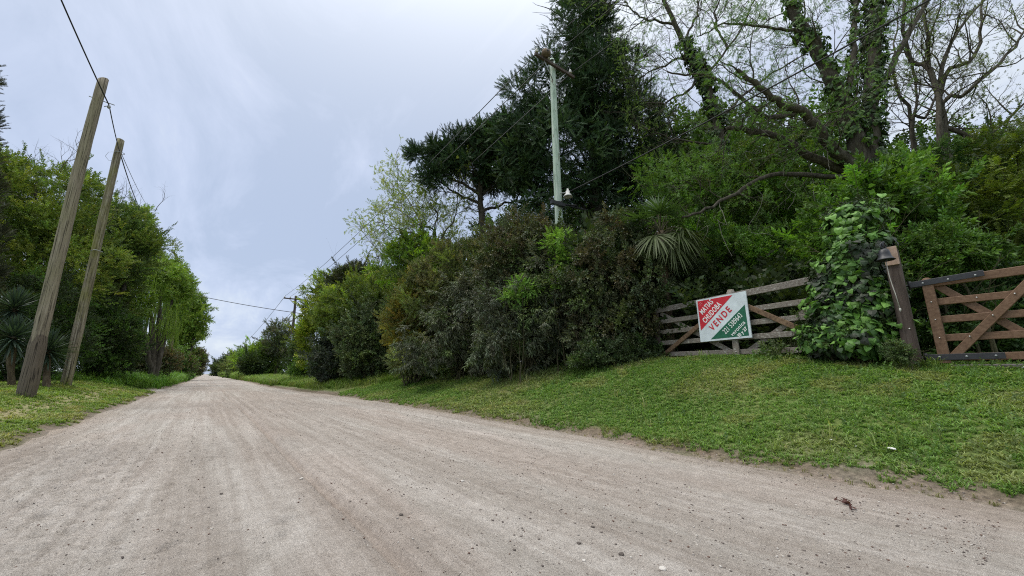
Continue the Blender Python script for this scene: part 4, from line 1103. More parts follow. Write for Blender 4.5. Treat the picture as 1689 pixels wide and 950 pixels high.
# fresh green saplings in front of the hedge
def sapling(label, lob, F, seed, cols, ncl, size=1.0, kind='pinnate'):
    L_ = [lobe(*a, F) for a in lob]
    return shrub(label, "sapling", L_, seed, kind, cols, ncl, .17, 9, M_leaf, size, name="sapling", group="fresh green saplings in the hedge", droop=.2, shell=.2, mode='upright', gap=.25, stemn=4, sr=.02)
sapling("tall light green sapling in front of the green pole", [(922, 400, 22, 18), (930, 435, 24, 24), (925, 470, 18, 22)], 11.1, 91, [(.14, .25, .045), (.11, .2, .035)], 120, .62)
sapling("small light green sapling sprig left of the tall sapling", [(860, 478, 22, 12), (845, 490, 14, 8)], 11.1, 92, [(.13, .24, .05)], 50, .6)
# fan palm
def fan_palm():
    b = W(1092, 400, 10.1); b[2] = gz(b[0], b[1]); c = W(1090, 385, 10.1)
    root = thing("fan_palm", "green fan palm showing its fronds above the hedge", "palm", tuple(b))
    rng = rng_(101)
    m = MB(); z = np.linspace(-.1, c[2] - b[2] + .05, 30); m.tube(np.column_stack([z * 0, z * 0, z]), .11 + .015 * np.sin(z * 40), 14); m.build("trunk", M_barkb, root)
    targets = [(1066, 352, .1, 1), (1084, 346, .2, 1), (1102, 352, -.1, 1), (1114, 360, .3, 1), (1128, 378, -.4, 0), (1136, 396, -.2, 0), (1108, 398, -.5, 0), (1080, 388, -.6, 0), (1142, 388, .2, 0), (1118, 384, -.5, 0), (1062, 376, .0, 1), (1075, 360, .6, 1), (1102, 366, .7, 1), (1056, 362, -.2, 1), (1090, 352, -.3, 1), (1094, 400, -.2, 0)]
    for k, (px, py, dF, upk) in enumerate(targets):
        e = W(px, py, 10.1 + dF) - b; s = c - b
        d = unit(e - s); V = []; F = []; C = []
        m = MB(); mid = s * .5 + e * .5 + np.array((0, 0, .12)); Q = curve_pts([s, mid, e], 8)
        fd = unit(Q[-1] - Q[-2]); sd = unit(np.cross(fd, (0, 0, 1))); nr = np.cross(sd, fd)
        col = np.array((.06, .115, .035)) if upk else np.array((.09, .12, .045))
        n = 30; n0 = 0
        for j in range(n):
            a = (j / (n - 1) - .5) * 2 * 1.75
            dd = unit(fd * math.cos(a) + sd * math.sin(a) + nr * .12 * rng.normal())
            Ls = (.74 - .1 * abs(a)) * rng.uniform(.85, 1.08); w_ = .019
            dr = .12 if upk else .5
            w2 = unit(np.cross(dd, nr)) * w_
            p = [e + dd * Ls * t + np.array((0, 0, -1)) * dr * Ls * t ** 2.2 for t in (0, .35, .65, .85, 1)]
            ws = [.25, 1.15, 1.0, .6, .05]
            for q, ww in zip(p, ws): V += [q - w2 * ww, q + nr * -.006 * ww, q + w2 * ww]
            for r_ in range(4):
                o = n0 + r_ * 3; F += [(o, o + 1, o + 4, o + 3), (o + 1, o + 2, o + 5, o + 4)]
            cj = col * rng.uniform(.7, 1.3); C += [cj] * 15; n0 += 15
        fr_ = link("frond", mesh_np("frond", V, F, M_leaf, np.array(C)), root)
        m.tube(Q, np.linspace(.016, .009, len(Q)), 6); m.build("petiole", M_stem, fr_)
fan_palm()
# white flower spike
# ---------------- behind the gates
def B_(label, lob, F, seed, kind, cols, ncl, rc, per, mat=M_leaf, size=1.0, name="shrub", cat="shrub", **k):
    L_ = [lobe(*(a if len(a) > 4 else (*a, F))) for a in lob]
    k.setdefault('whips', int(ncl * .15))
    return shrub(label, cat, L_, seed, kind, cols, ncl, rc, per, mat, size, group="greenery behind the gates", name=name, **k)
B_("big bright green bush directly above the weathered gate", [(1200, 430, 80, 40), (1260, 445, 80, 32), (1170, 395, 45, 30), (1300, 410, 50, 40), (1140, 420, 40, 45)], 11.2, 111, 'broad', BRI + MID, 360, .33, 17, M_leaf, .85, up=.5, gap=.43, shell=.5, cvar=.35)
B_("green tree-like bush under the big spreading limbs", [(1200, 330, 75, 45), (1270, 350, 75, 45), (1150, 345, 50, 45), (1330, 380, 55, 50), (1240, 270, 60, 34), (1330, 310, 50, 35)], 12.6, 112, 'broad', MID + BRI[:1] + OLI[:1], 460, .36, 16, M_leaf, .9, up=.4, gap=.45, shell=.4, cvar=.35)
B_("dark filler bush standing in for shade right behind the weathered gate", [(1150, 520, 60, 55), (1230, 520, 60, 50), (1300, 520, 60, 50), (1120, 460, 40, 50)], 10.8, 113, 'broad', DRK, 330, .27, 16, M_leaf, .8, shell=.5)  # added dark mass, its leaf colour paints the shadowed interior under the bright bush
B_("airy green sapling with drooping sprays between palm and ivy tree", [(1080, 290, 34, 24), (1115, 300, 40, 22), (1090, 330, 25, 14), (1165, 280, 44, 26), (1180, 320, 40, 20)], 12.0, 114, 'pinnate', [(.08, .15, .03), (.06, .12, .025)], 130, .22, 9, M_leaf, .7, name="sapling", cat="sapling", droop=.25, shell=.3, mode='upright', gap=.35)
B_("bright broad-leaved bush spilling over the top of the ivy mound", [(1400, 350, 45, 36), (1450, 335, 50, 34), (1500, 315, 44, 40), (1370, 400, 34, 30), (1520, 370, 34, 34), (1430, 310, 34, 26)], 8.2, 115, 'broad', [(.09, .18, .025), (.075, .15, .02), (.05, .1, .02)], 270, .25, 13, M_leaf, 1.15, up=.3, gap=.43, shell=.35, cvar=.35)
B_("green bush between the bell post and the brown gate", [(1540, 420, 44, 30), (1590, 420, 40, 26), (1520, 450, 30, 26)], 7.3, 116, 'broad', MID, 190, .17, 15, M_leaf, .75, up=.4, gap=.25)
B_("dark shrub seen through the bars of the brown gate", [(1560, 540, 50, 50), (1630, 530, 60, 60), (1690, 520, 50, 60), (1750, 520, 60, 60), (1600, 480, 60, 40)], 7.6, 117, 'broad', [(.03, .06, .02), (.045, .085, .025)], 330, .24, 15, M_leaf, .9, gap=.25, shell=.5)
B_("dark layered tree with yellow-green tips at the right edge", [(1640, 290, 70, 60), (1600, 350, 60, 60), (1690, 370, 60, 90), (1640, 430, 60, 60), (1665, 230, 44, 34), (1740, 300, 60, 90), (1700, 250, 50, 40)], 9.8, 118, 'layer', [(.06, .085, .018), (.11, .15, .025), (.075, .11, .02), (.03, .05, .016)], 560, .26, 17, M_leaf, .8, name="tree", cat="tree", up=.1, mode='upright', gap=.4, shell=.45)
B_("mid-green conifer-like tree left of the layered tree", [(1540, 290, 50, 40), (1520, 350, 50, 60), (1570, 330, 50, 60), (1540, 420, 50, 50)], 11.4, 119, 'layer', [(.035, .075, .025), (.05, .095, .03)], 330, .28, 16, M_leaf, .85, name="tree", cat="tree", gap=.33, shell=.5, mode='upright')
# ---------------- ivy mound over the gate end
L_ = [lobe(*a) for a in ((1425, 500, 48, 60, 6.45), (1410, 425, 42, 46, 6.5), (1375, 535, 38, 50, 6.6), (1448, 552, 28, 38, 6.35), (1410, 558, 46, 36, 6.4), (1440, 400, 26, 28, 6.5), (1362, 480, 24, 34, 6.7), (1350, 562, 30, 26, 6.75), (1400, 365, 36, 26, 6.7), (1455, 470, 22, 40, 6.4), (1385, 445, 22, 26, 6.5), (1430, 350, 26, 18, 6.8))]
rng = rng_(131); PP = []; NN = []
for c, q in L_:
    n = int(2300 * (q[0] * q[2]) / .35)
    d = unit(rng.normal(0, 1, (n, 3))); lump = .62 + .62 * fbm(d[:, 0] * 2 + c[2], d[:, 2] * 2 + d[:, 1], .5, 2, 3)
    PP.append(c + d * q * (lump * rng.uniform(.84, 1.1, n))[:, None]); NN.append(d)
PP = np.concatenate(PP); NN = np.concatenate(NN)
ok = ~in_any(PP, L_, .72); PP, NN = PP[ok], NN[ok]
z0 = gz(8.4, 2.0); ok = PP[:, 2] > z0 + .02; PP, NN = PP[ok], NN[ok]
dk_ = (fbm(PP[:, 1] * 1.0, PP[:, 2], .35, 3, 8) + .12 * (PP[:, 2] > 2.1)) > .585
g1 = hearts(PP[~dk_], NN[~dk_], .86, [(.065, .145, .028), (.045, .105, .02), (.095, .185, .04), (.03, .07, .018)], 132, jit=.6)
sh_P, sh_N = [], []          # loose shoots sticking out of the heap
for q in rng.choice(len(PP), 60):
    d_ = unit(NN[q] + rng.normal(0, .5, 3) + np.array((0, 0, .3)))
    for t in np.linspace(.05, rng.uniform(.12, .34), 5): sh_P.append(PP[q] + d_ * t + rng.normal(0, .02, 3)); sh_N.append(unit(NN[q] + rng.normal(0, .5, 3)))
g3_h = hearts(np.array(sh_P), np.array(sh_N), .95, [(.09, .18, .04), (.07, .15, .03)], 139)
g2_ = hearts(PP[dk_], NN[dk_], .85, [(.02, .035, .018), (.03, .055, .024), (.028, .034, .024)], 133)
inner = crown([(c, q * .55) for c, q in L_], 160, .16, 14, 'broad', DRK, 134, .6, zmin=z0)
vb = np.array((8.45, 2.0, z0)); w = stems(vb, [l[0] for l in L_], 135, .035)
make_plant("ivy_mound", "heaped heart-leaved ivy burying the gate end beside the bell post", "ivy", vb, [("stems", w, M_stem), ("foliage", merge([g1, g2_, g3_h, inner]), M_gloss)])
# trailing weeds on the gate and its foot
wl = [lobe(1330, 545, 22, 34, 7.3), lobe(1310, 570, 26, 16, 7.3), lobe(1280, 583, 24, 8, 7.5)]
shrub("tangle of thin creepers hanging on the gate beside the ivy mound", "creeper", wl, 136, 'broad', [(.06, .09, .035), (.085, .12, .05)], 90, .12, 7, M_leaf, .6, name="creeper", sr=.007, shell=.2, gap=.3, droop=.2)
shrub("small leafy weed at the foot of the bell post", "weed", [lobe(1478, 580, 9, 12, 5.8), lobe(1490, 588, 8, 7, 5.8)], 137, 'small', [(.07, .1, .045), (.05, .08, .03)], 45, .06, 8, M_leaf, .5, name="weed", sr=.005, stemn=3, shell=.2)
# ---------------- ivy-clad tree
TB = W(1452, 420, 10); TB[2] = gz(TB[0], TB[1]) - .1
FK = W(1440, 292, 10)
w = Wood(141); iv = []
Q0, r0_ = w.limb([TB, TB * .5 + FK * .5 + np.array((.1, 0, 0)), FK], .4, .33, 12, .01)
def Wm(l): return [W(*a) for a in l]
limbs = {
 'main': ([(1440, 292, 10), (1434, 210, 10), (1440, 110, 10.1), (1443, 20, 10.2), (1456, -90, 10.4)], .21, .14),
 'left': ([(1428, 285, 10), (1400, 200, 9.9), (1362, 110, 9.8), (1318, 35, 9.8), (1280, -60, 9.8)], .22, .12),
 'third': ([(1395, 175, 10), (1408, 90, 10.2), (1412, -20, 10.4)], .1, .06),
 'low': ([(1425, 290, 9.9), (1372, 245, 9.5), (1328, 190, 9.2), (1272, 160, 8.9), (1215, 115, 8.8)], .17, .05),
 'low2': ([(1322, 185, 9.2), (1260, 190, 9.1), (1180, 130, 9.3), (1100, 118, 9.5)], .07, .02),
 'lowest': ([(1425, 293, 10), (1345, 262, 9.8), (1285, 228, 9.6), (1236, 215, 9.4), (1195, 213, 9.3)], .13, .045),
 'flat': ([(1425, 298, 10), (1340, 290, 9.8), (1265, 291, 9.7), (1215, 318, 9.6), (1165, 345, 9.5), (1125, 358, 9.5)], .075, .025),
 'right': ([(1462, 130, 10.1), (1490, 70, 10.3), (1530, 0, 10.5), (1560, -60, 10.8)], .09, .04),
 'tl': ([(1330, 55, 9.8), (1270, 45, 9.6), (1200, 40, 9.4), (1150, 60, 9.2)], .05, .015),
 'tl2': ([(1362, 110, 9.8), (1330, 60, 10.5), (1310, 5, 11), (1300, -60, 11)], .05, .02)}
LQ = {}
for k, (pts, ra, rb) in limbs.items(): LQ[k] = w.limb(Wm(pts), ra, rb, 24, .02)
for k, n, L, r in (('low', 16, 1.2, .022), ('low2', 12, 1.0, .014), ('lowest', 10, .8, .018), ('flat', 9, .8, .014), ('right', 12, 1.2, .02), ('tl', 12, 1.0, .013), ('tl2', 10, 1.1, .014), ('left', 14, 1.4, .022), ('main', 9, 1.2, .02), ('third', 10, 1.0, .016)):
    w.along(*LQ[k], n, L, 2, r=r, kids=4, a=.2, spread=.7, wig=.22)
IVC = [(.05, .1, .022), (.035, .075, .02), (.07, .13, .03), (.025, .05, .018)]
IVD = [(.03, .055, .02), (.02, .04, .016), (.04, .075, .024)]
iv.append(ivy_on(*LQ['main'], 400, IVD + IVC[:1], 142, 1.0, .17)); iv.append(ivy_on(*LQ['left'], 230, IVC, 143, 1.0, .17, a=.0))
iv.append(ivy_on(*LQ['third'], 130, IVC, 144, .9, .12)); iv.append(ivy_on(Q0, r0_, 300, IVD, 145, 1.0, .15))
iv.append(ivy_on(*LQ['low'], 60, IVC, 146, .8, .08, b=.45))
hv = Wood(148)
for k, q in (('low', .55), ('lowest', .5), ('flat', .3), ('flat', .5), ('flat', .7), ('flat', .85), ('lowest', .75), ('low', .8), ('flat', .15), ('lowest', .3), ('low2', .5), ('low', .35)):
    Q = LQ[k][0]; p = Q[int(q * (len(Q) - 1))]; L = hv.r.uniform(.7, 1.9); a = hv.r.normal(0, .18, 3)
    hv.limb([p, p + a * 1.0 - np.array((0, 0, L * .35)), p - a + np.array((0, 0, -L * .7)), p + a * 1.5 + np.array((0, 0, -L))], .011, .006, 14, .015)
    if k == 'flat': hv.grow(p - np.array((0, 0, L * .6)), (a[0] * 4, a[1] * 4, -.6), .5, .006, 1, kids=3)
lv = w.leaves('pinnate', [(.07, .14, .03), (.09, .17, .035), (.06, .12, .03)], .5, 2, .03, 147, keep=.75, droop=.2)
make_plant("ivy_clad_tree", "big forked tree with ivy-wrapped trunks and long bare side limbs", "tree", TB, [("trunk", w, M_bark), ("ivy", merge(iv), M_gloss), ("hanging_vines", hv, M_barkl), ("crown", lv, M_leaf)])
# slimmer ivy-ringed tree
TB = W(1195, 420, 14.5); TB[2] = gz(TB[0], TB[1]) - .1
w = Wood(151)
Qa, ra = w.limb([TB, W(1192, 280, 14.5), W(1182, 200, 14.5), W(1160, 130, 14.4), W(1128, 70, 14.3), W(1095, 0, 14), W(1075, -50, 14)], .22, .05, 30, .03)
for pts in ([(1160, 130), (1200, 80), (1240, 10), (1260, -40)], [(1182, 200), (1235, 150), (1290, 110), (1330, 90)], [(1140, 90), (1090, 110), (1050, 130)], [(1128, 70), (1150, 20), (1160, -40)], [(1160, 130), (1110, 165), (1065, 170)], [(1190, 240), (1120, 230), (1062, 210)], [(1200, 80), (1180, 30), (1200, -40)], [(1110, 40), (1060, 30), (1030, 0)]):
    q, r_ = w.limb([W(x, y, 14.4 + i * .25) for i, (x, y) in enumerate(pts)], .055, .02, 14, .04); w.along(q, r_, 12, 1.5, 2, r=.018, kids=4, spread=.7, wig=.22)
w.along(Qa, ra, 10, 1.4, 2, a=.6, r=.018, kids=4)
make_plant("ivy_clad_tree", "slimmer tree with one ivy-ringed trunk and thin leafy twigs left of the big forked tree", "tree", TB,
    [("trunk", w, M_bark), ("ivy", merge([ivy_on(Qa, ra, 260, IVD, 152, 1.3, .22, b=.68)]), M_gloss), ("crown", w.leaves('pinnate', [(.08, .13, .035), (.1, .16, .045)], .55, 2, .03, 153, keep=.7, droop=.15), M_leaf)])
# bare twiggy trees at right
airy("nearly bare grey twiggy tree at the right with forked trunk", (1552, 330), 13.5,
     [[(1550, 250), (1552, 180), (1535, 110), (1527, 40), (1525, -40)], [(1552, 190), (1548, 130), (1580, 50), (1640, -20)], [(1551, 200), (1600, 150), (1660, 90), (1700, 40)], [(1551, 230), (1620, 230), (1690, 170)], [(1545, 150), (1505, 100), (1490, 30), (1500, -40)], [(1550, 160), (1610, 90), (1620, 0)]],
     161, 'smallc', [(.1, .12, .06), (.09, .13, .04)], .42, .7, .13, 3, 1.5, 1, barkm=M_bark, name="bare_tree", nal=10, kids=3, rtwig=.03, rad=.02)
airy("smaller bare tree between the ivy trunks and the forked twiggy tree", (1510, 330), 15,
     [[(1505, 250), (1508, 190), (1512, 130), (1490, 80)], [(1505, 210), (1480, 150), (1475, 90), (1480, 20)], [(1506, 220), (1530, 190), (1560, 120)]],
     171, 'smallc', [(.1, .12, .06)], .42, .6, .09, 3, 1.3, 1, barkm=M_bark, name="bare_tree", nal=8, kids=3, rtwig=.026, rad=.02)
# ---------------- left side
LGp = "trees along the left side of the road"
def LT(label, lob, F, seed, kind, cols, ncl, rc, per, size, trunk, name="broadleaf_tree", mat=M_leaf, twigs=0, **k):
    L_ = [lobe(*(a if len(a) > 4 else (*a, F))) for a in lob]
    b = W(trunk[0], 560, F); b[2] = gz(b[0], b[1])
    w = Wood(seed + 1)
    for c, q in L_[:6]:
        Q, r_ = w.limb([b, b * .5 + c * .5 + np.array((0, 0, .3)), c], trunk[1], .04, 12, .04); w.along(Q, r_, 5, 1.6, 1, r=.03, kids=3)
    P0 = len(w.tips)
    for c, q in L_[:twigs]:
        for j in range(6):
            e = c + np.array((w.r.normal(0, .5) * q[0], w.r.normal(0, .5) * q[1], q[2] * .9)); w.grow(e, (w.r.normal(0, .3), w.r.normal(0, .3), 1), 1.4, .02, 2, kids=3)
    return make_plant(name, label, "tree", b, [("trunk", w, M_bark), ("crown", crown(L_, ncl, rc, per, kind, cols, seed, size, **k), mat)], LGp)
c0 = W(-28, 300, 15)
L_ = [lobe(-58, 140, 28, 55, 15), lobe(-60, 220, 34, 70, 15), lobe(-62, 310, 38, 80, 15), lobe(-62, 420, 40, 90, 15), lobe(-58, 100, 14, 30, 15), lobe(-60, 520, 40, 70, 15)]
b = W(-62, 600, 15); b[2] = gz(b[0], b[1]); w = Wood(180); w.limb([b, L_[1][0], L_[4][0]], .2, .04, 12)
make_plant("cypress_tree", "narrow dark columnar cypress cut by the left edge of the picture", "tree", b, [("trunk", w, M_bark), ("crown", crown(L_, 520, .3, 18, 'fan', [(.03, .035, .02), (.04, .045, .022)], 181, .8, up=.9, shell=.7), M_needle)], LGp)
LT("large olive-green tree behind the two left poles", [(20, 340, 80, 70), (85, 345, 70, 62), (20, 440, 90, 70), (100, 430, 70, 70), (60, 300, 50, 30), (-40, 400, 60, 90), (130, 315, 30, 24), (0, 285, 34, 24)], 19, 191, 'small', [(.105, .155, .028), (.07, .11, .022), (.15, .19, .035)], 700, .5, 22, 1.6, (40, .2), gap=.34, twigs=3, shell=.5, whips=90)
LT("dark dense tree right of the mossy pole", [(190, 385, 50, 48), (160, 350, 34, 30), (212, 425, 40, 36), (150, 450, 50, 60), (235, 400, 20, 18), (170, 480, 40, 44), (262, 403, 18, 5), (130, 520, 60, 50)], 24, 201, 'small', [(.07, .11, .024), (.05, .085, .022), (.115, .155, .032)], 680, .55, 22, 1.8, (160, .2), gap=.34, twigs=1, shell=.45, up=.5, whips=80)
LT("light green tree at the roadside beyond the dark dense tree", [(228, 370, 14, 26), (240, 415, 22, 26), (258, 435, 20, 24), (275, 450, 18, 24), (290, 470, 12, 24)], 38, 205, 'smallc', [(.14, .2, .035), (.1, .15, .03)], 260, .55, 16, 1.6, (240, .15), gap=.34, shell=.4)
# weeping willow
L_ = [lobe(240, 470, 34, 26, 28), lobe(268, 455, 24, 24, 29.5), lobe(215, 505, 24, 30, 27), lobe(290, 470, 18, 26, 31), lobe(250, 510, 44, 30, 28.5), lobe(275, 540, 26, 22, 29)]
b = W(262, 590, 28.5); b[2] = gz(b[0], b[1]); w = Wood(211)
rng = rng_(212); P = []; D = []
for c, q in L_:
    w.limb([b, b * .5 + c * .5 + np.array((0, 0, .5)), c], .2, .05, 12, .04)
    n = int(85 * q[0])
    d = unit(rng.normal(0, 1, (n, 3))); d[:, 2] = np.abs(d[:, 2]) * .8; p0 = c + d * q * rng.uniform(.5, 1, (n, 1))
    for j in range(n):
        ln = rng.uniform(.5, 1.7); m_ = int(ln / .5)
        for s in range(m_): P.append(p0[j] + np.array((d[j, 0] * .1 * s, d[j, 1] * .1 * s, -.5 * s)) + rng.normal(0, .05, 3)); D.append((rng.normal(0, .12), rng.normal(0, .12), -1))
P = np.array(P); ok = P[:, 2] > b[2] + 1.0; P = P[ok]; D = np.array(D)[ok]
wc = np.array([(.12, .19, .03), (.1, .16, .025), (.14, .21, .035)])[rng.integers(0, 3, len(P))]
make_plant("willow_tree", "weeping willow with bright green hanging strands beyond the dark tree", "tree", b, [("trunk", w, M_bark), ("crown", merge([place('strand', P, D, rng.uniform(.9, 1.5, len(P)), wc, rng), crown(L_[:4] + [lobe(300, 500, 12, 24, 31)], 260, .4, 14, 'smallc', [(.12, .19, .03), (.095, .155, .028)], 213, 1.1, up=.2, shell=.5, gap=.34, droop=.5)]), M_leaf)], LGp)
LT("green tree with open ragged right side above the leaning thin pole", [(296, 480, 18, 24), (314, 505, 16, 16), (320, 535, 14, 22), (303, 550, 18, 34), (334, 508, 7, 5), (290, 520, 16, 30), (332, 547, 7, 4), (330, 525, 6, 4)], 58, 221, 'smallc', [(.1, .165, .03), (.13, .19, .035)], 480, .7, 18, 1.9, (312, .2), gap=.42, shell=.3, whips=60)
LT("low brownish bush at the roadside beyond the leaning thin pole", [(318, 596, 12, 16), (308, 604, 12, 14)], 90, 225, 'smallc', BRN + OLI[:1], 180, 1.0, 16, 2.6, (315, .1), name="bush")
LT("farthest dark round tree on the left where the road vanishes", [(320, 604, 7, 11), (315, 598, 7, 10), (324, 608, 4, 7)], 170, 228, 'smallc', BRN, 180, 1.6, 18, 4.0, (325, .2))
# undergrowth left
UG = "undergrowth below the left trees"
def U_(label, lob, F, seed, kind, cols, ncl, rc, per, size, **k):
    return shrub(label, "shrub", [lobe(*a, F) for a in lob], seed, kind, cols, ncl, rc, per, M_leaf, size, group=UG, **k)
U_("dark green undergrowth bush behind the spiky yuccas", [(20, 560, 70, 56), (90, 560, 50, 50), (-40, 540, 50, 80), (60, 500, 60, 50)], 17.5, 231, 'small', DRK + MID[:1], 330, .38, 18, 1.4, gap=.2)
U_("mixed green bush between the mossy pole and the willow", [(150, 580, 40, 34), (190, 570, 34, 40), (170, 540, 40, 40)], 23, 232, 'small', MID + DRK, 300, .42, 18, 1.6, gap=.25)
U_("brownish twiggy bush below the willow strands", [(230, 590, 26, 24), (205, 600, 24, 18), (260, 596, 22, 20), (215, 570, 20, 20)], 32, 233, 'smallc', [(.085, .07, .045), (.06, .06, .035), (.05, .07, .03)], 260, .5, 14, 1.3, gap=.3)
U_("dull green bush at the foot of the leaning thin pole", [(290, 598, 16, 16), (272, 602, 14, 14), (304, 606, 10, 10)], 52, 234, 'smallc', BRN + MID, 150, .8, 14, 2.0)
# yuccas
def yucca(label, base, heads, seed):
    base = np.array(base); base[2] = gz(base[0], base[1])
    root = thing("yucca", label, "yucca", tuple(base), 0, "spiky yuccas beneath the left trees"); rng = rng_(seed)
    for h in heads:
        e = h - base; V = []; F = []; C = []; n0 = 0
        m = MB(); Q = curve_pts([(0, 0, -.1), (e[0] * .6, e[1] * .6, e[2] * .45), e], 10); z = Q[:, 2]
        m.tube(Q, .085 + .012 * np.sin(z * 45), 10); tr = m.build("stem", M_barkb, root)
        for j in range(190):
            t = j / 190; el = R(-62 + 150 * t ** .8) + rng.normal(0, .12); a = j * 2.4
            d = np.array((math.cos(el) * math.cos(a), math.cos(el) * math.sin(a), math.sin(el))); L = rng.uniform(.62, .9) * (1 - .25 * t)
            sd = unit(np.cross(d, (0.01, 0, 1))); nr = np.cross(sd, d); w_ = .024; p0 = e + d * .06 + np.array((0, 0, .15 * (t - .5)))
            for tt_, ww in ((0, .8), (.4, 1.1), (.75, .75), (1, .04)):
                q = p0 + d * L * tt_ - np.array((0, 0, 1)) * .05 * L * tt_ ** 2 * (1.5 - t); V += [q - sd * w_ * ww, q - nr * .012 * ww, q + sd * w_ * ww]
            for r_ in range(3):
                o = n0 + r_ * 3; F += [(o, o + 1, o + 4, o + 3), (o + 1, o + 2, o + 5, o + 4)]
            cc = np.array((.045, .075, .05)) * rng.uniform(.6, 1.35); C += [cc] * 12; n0 += 12
        link("leaf_head", mesh_np("leaf_head", V, F, M_gloss, np.array(C)), root)
YF = 12.6
yucca("twin-headed spiky yucca at the left edge beyond the thick pole", W(22, 636, YF), [W(24, 508, YF), W(22, 556, YF - .4)], 241)
yucca("low spiky yucca between the two left poles", W(80, 634, YF + .6), [W(80, 578, YF + .6)], 242)
yucca("short spiky yucca half hidden behind the thick left pole", W(48, 634, YF + 1.0), [W(50, 570, YF + 1.0)], 243)
# ---------------- grass
b1_, b2_, pb_ = b1, b2, pb
def scatter(n, x0, x1, y0, y1, rng): return np.column_stack([rng.uniform(x0, x1, n), rng.uniform(y0, y1, n)])
rng = rng_(301)
def lawn(kind, n, x0, x1, y0, y1, size, cols, dens, seed, grow=.0, dmin=.06):
    rng = rng_(seed); P = scatter(n, x0, x1, y0, y1, rng); x, y = P[:, 0], P[:, 1]
    dout = np.maximum(x - edgeR(y), edgeL(y) - x)
    ok = (dout > dmin + (fbm(x, y, .35, 3, 71) - .45) * .6) & (rng.random(n) < dens(x, y))
    x, y = x[ok], y[ok]; m = len(x)
    z = landz(x, y); dist = np.hypot(x, y)
    S = size * rng.uniform(.65, 1.4, m) * (1 + grow * dist) * (.72 + .6 * fbm(x, y, .7, 3, 72))
    f = fbm(x, y, 1.2, 3, 73)[:, None]; cols = np.array(cols)
    c = cols[0] * (1 - f) + cols[1] * f
    dryk = ((fbm(x, y, .5, 2, 76) > .7) | (rng.random(m) < .08))[:, None]
    dm_ = (sst(.5, .66, fbm(x, y, 1.7, 3, 80)) * .4)[:, None]
    c = np.where(dryk, c * .45 + cols[2] * .55, c); c = c * (1 - dm_) + cols[2] * dm_
    D = np.column_stack([rng.normal(0, .12, m), rng.normal(0, .12, m), np.ones(m)])
    return place(kind, np.column_stack([x, y, z]), D, S, c * (1 + rng.uniform(-.2, .2, (m, 1))), rng)
GC = [(.082, .148, .04), (.12, .2, .055), (.2, .195, .1)]
lr = [lawn('lawn', 30000, 4.2, 9.4, -1.5, 5.5, .9, GC, lambda x, y: 1.0 + 0 * x, 302, .01), lawn('lawn', 24000, 4.2, 9.2, 5.5, 19, 1.1, GC, lambda x, y: 1.0 + 0 * x, 303, .02),
      lawn('verge', 2600, 4.3, 9.3, -1.5, 14, .42, GC, lambda x, y: (fbm(x, y, .8, 3, 74) > .52) * 1.0, 304), 
      lawn('verge', 1500, 4.4, 5.6, -1, 16, .5, [(.08, .13, .03), (.12, .16, .05), (.25, .22, .13)], lambda x, y: np.exp(-((x - edgeR(y) - .2) / .2) ** 2), 305),
      lawn('verge', 5000, 3.6, 5.8, -1, 16, .3, [(.1, .13, .04), (.2, .18, .1), (.3, .26, .17)], lambda x, y: np.exp(-((x - edgeR(y)) / .16) ** 2), 318, 0, -.35),
      lawn('smallc', 2600, 4.4, 9.2, -1.5, 12, .28, [(.06, .12, .03), (.09, .15, .045), (.12, .14, .06)], lambda x, y: (fbm(x, y, .6, 3, 174) > .5) * 1.0, 319),
      lawn('tall', 150, 4.7, 9.2, -1.5, 14, .32, [(.1, .16, .05), (.15, .2, .07), (.3, .28, .16)], lambda x, y: 1.0 + 0 * x, 321),
      lawn('broad', 300, 4.6, 9.0, -1.5, 9, .35, [(.075, .13, .05), (.09, .15, .06), (.14, .15, .08)], lambda x, y: 1.0 + 0 * x, 320),
      lawn('verge', 1300, 8.3, 9.6, -1, 9, .45, GC, lambda x, y: 1.0 + 0 * x, 309)]
link("grass", mesh_np("grass", *merge(lr)[:2], M_grass, merge(lr)[2]), label="short green grass on the bank below the gates", cat="grass", kind="stuff")
ll = [lawn('lawn', 30000, -9, -1.6, 4, 16, 1.1, [(.085, .135, .026), (.12, .175, .04), (.24, .2, .11)], lambda x, y: 1 - .75 * np.exp(-((edgeL(y) - x - 1.0) / .42) ** 2), 306, .01),
      lawn('lawn', 26000, -14, -1.6, 16, 29.5, 1.5, [(.085, .14, .026), (.12, .18, .04), (.2, .19, .09)], lambda x, y: 1 - .6 * np.exp(-((edgeL(y) - x - 1.0) / .42) ** 2), 307, .01)]
link("grass", mesh_np("grass", *merge(ll)[:2], M_grass, merge(ll)[2]), label="mown grass with a strip of pale hay on the left verge", cat="grass", kind="stuff")
TG = [(.05, .13, .016), (.08, .18, .022), (.12, .17, .05)]
tl = [lawn('tall', 7000, -13, -1.5, 29.3, 48, .95, TG, lambda x, y: 1.0 + 0 * x, 311, .004, .2), lawn('tall', 4500, -8, -1.5, 48, 110, 1.5, TG, lambda x, y: 1.0 + 0 * x, 312, .003, .2),
      lawn('tall', 500, -14, -9, 20, 29.5, .8, TG, lambda x, y: 1.0 + 0 * x, 316, .004, .2)]
rng = rng_(351); pt = []
for bx, by, rr_ in ((b1_[0], b1_[1], .2), (b2_[0], b2_[1], .2), (pb_[0], pb_[1], .14)):
    a = rng.uniform(0, 6.28, 34); r_ = rr_ * rng.uniform(.8, 1.5, 34); x = bx + r_ * np.cos(a); y = by + r_ * np.sin(a)
    pt.append(place('verge', np.column_stack([x, y, landz(x, y)]), np.column_stack([rng.normal(0, .2, 34), rng.normal(0, .2, 34), np.ones(34)]), rng.uniform(.6, 1.5, 34), (.09, .14, .035), rng))
link("grass", mesh_np("grass", *merge(pt)[:2], M_grass, merge(pt)[2]), label="longer grass tufts left uncut round the foot of the poles", cat="grass", kind="stuff")
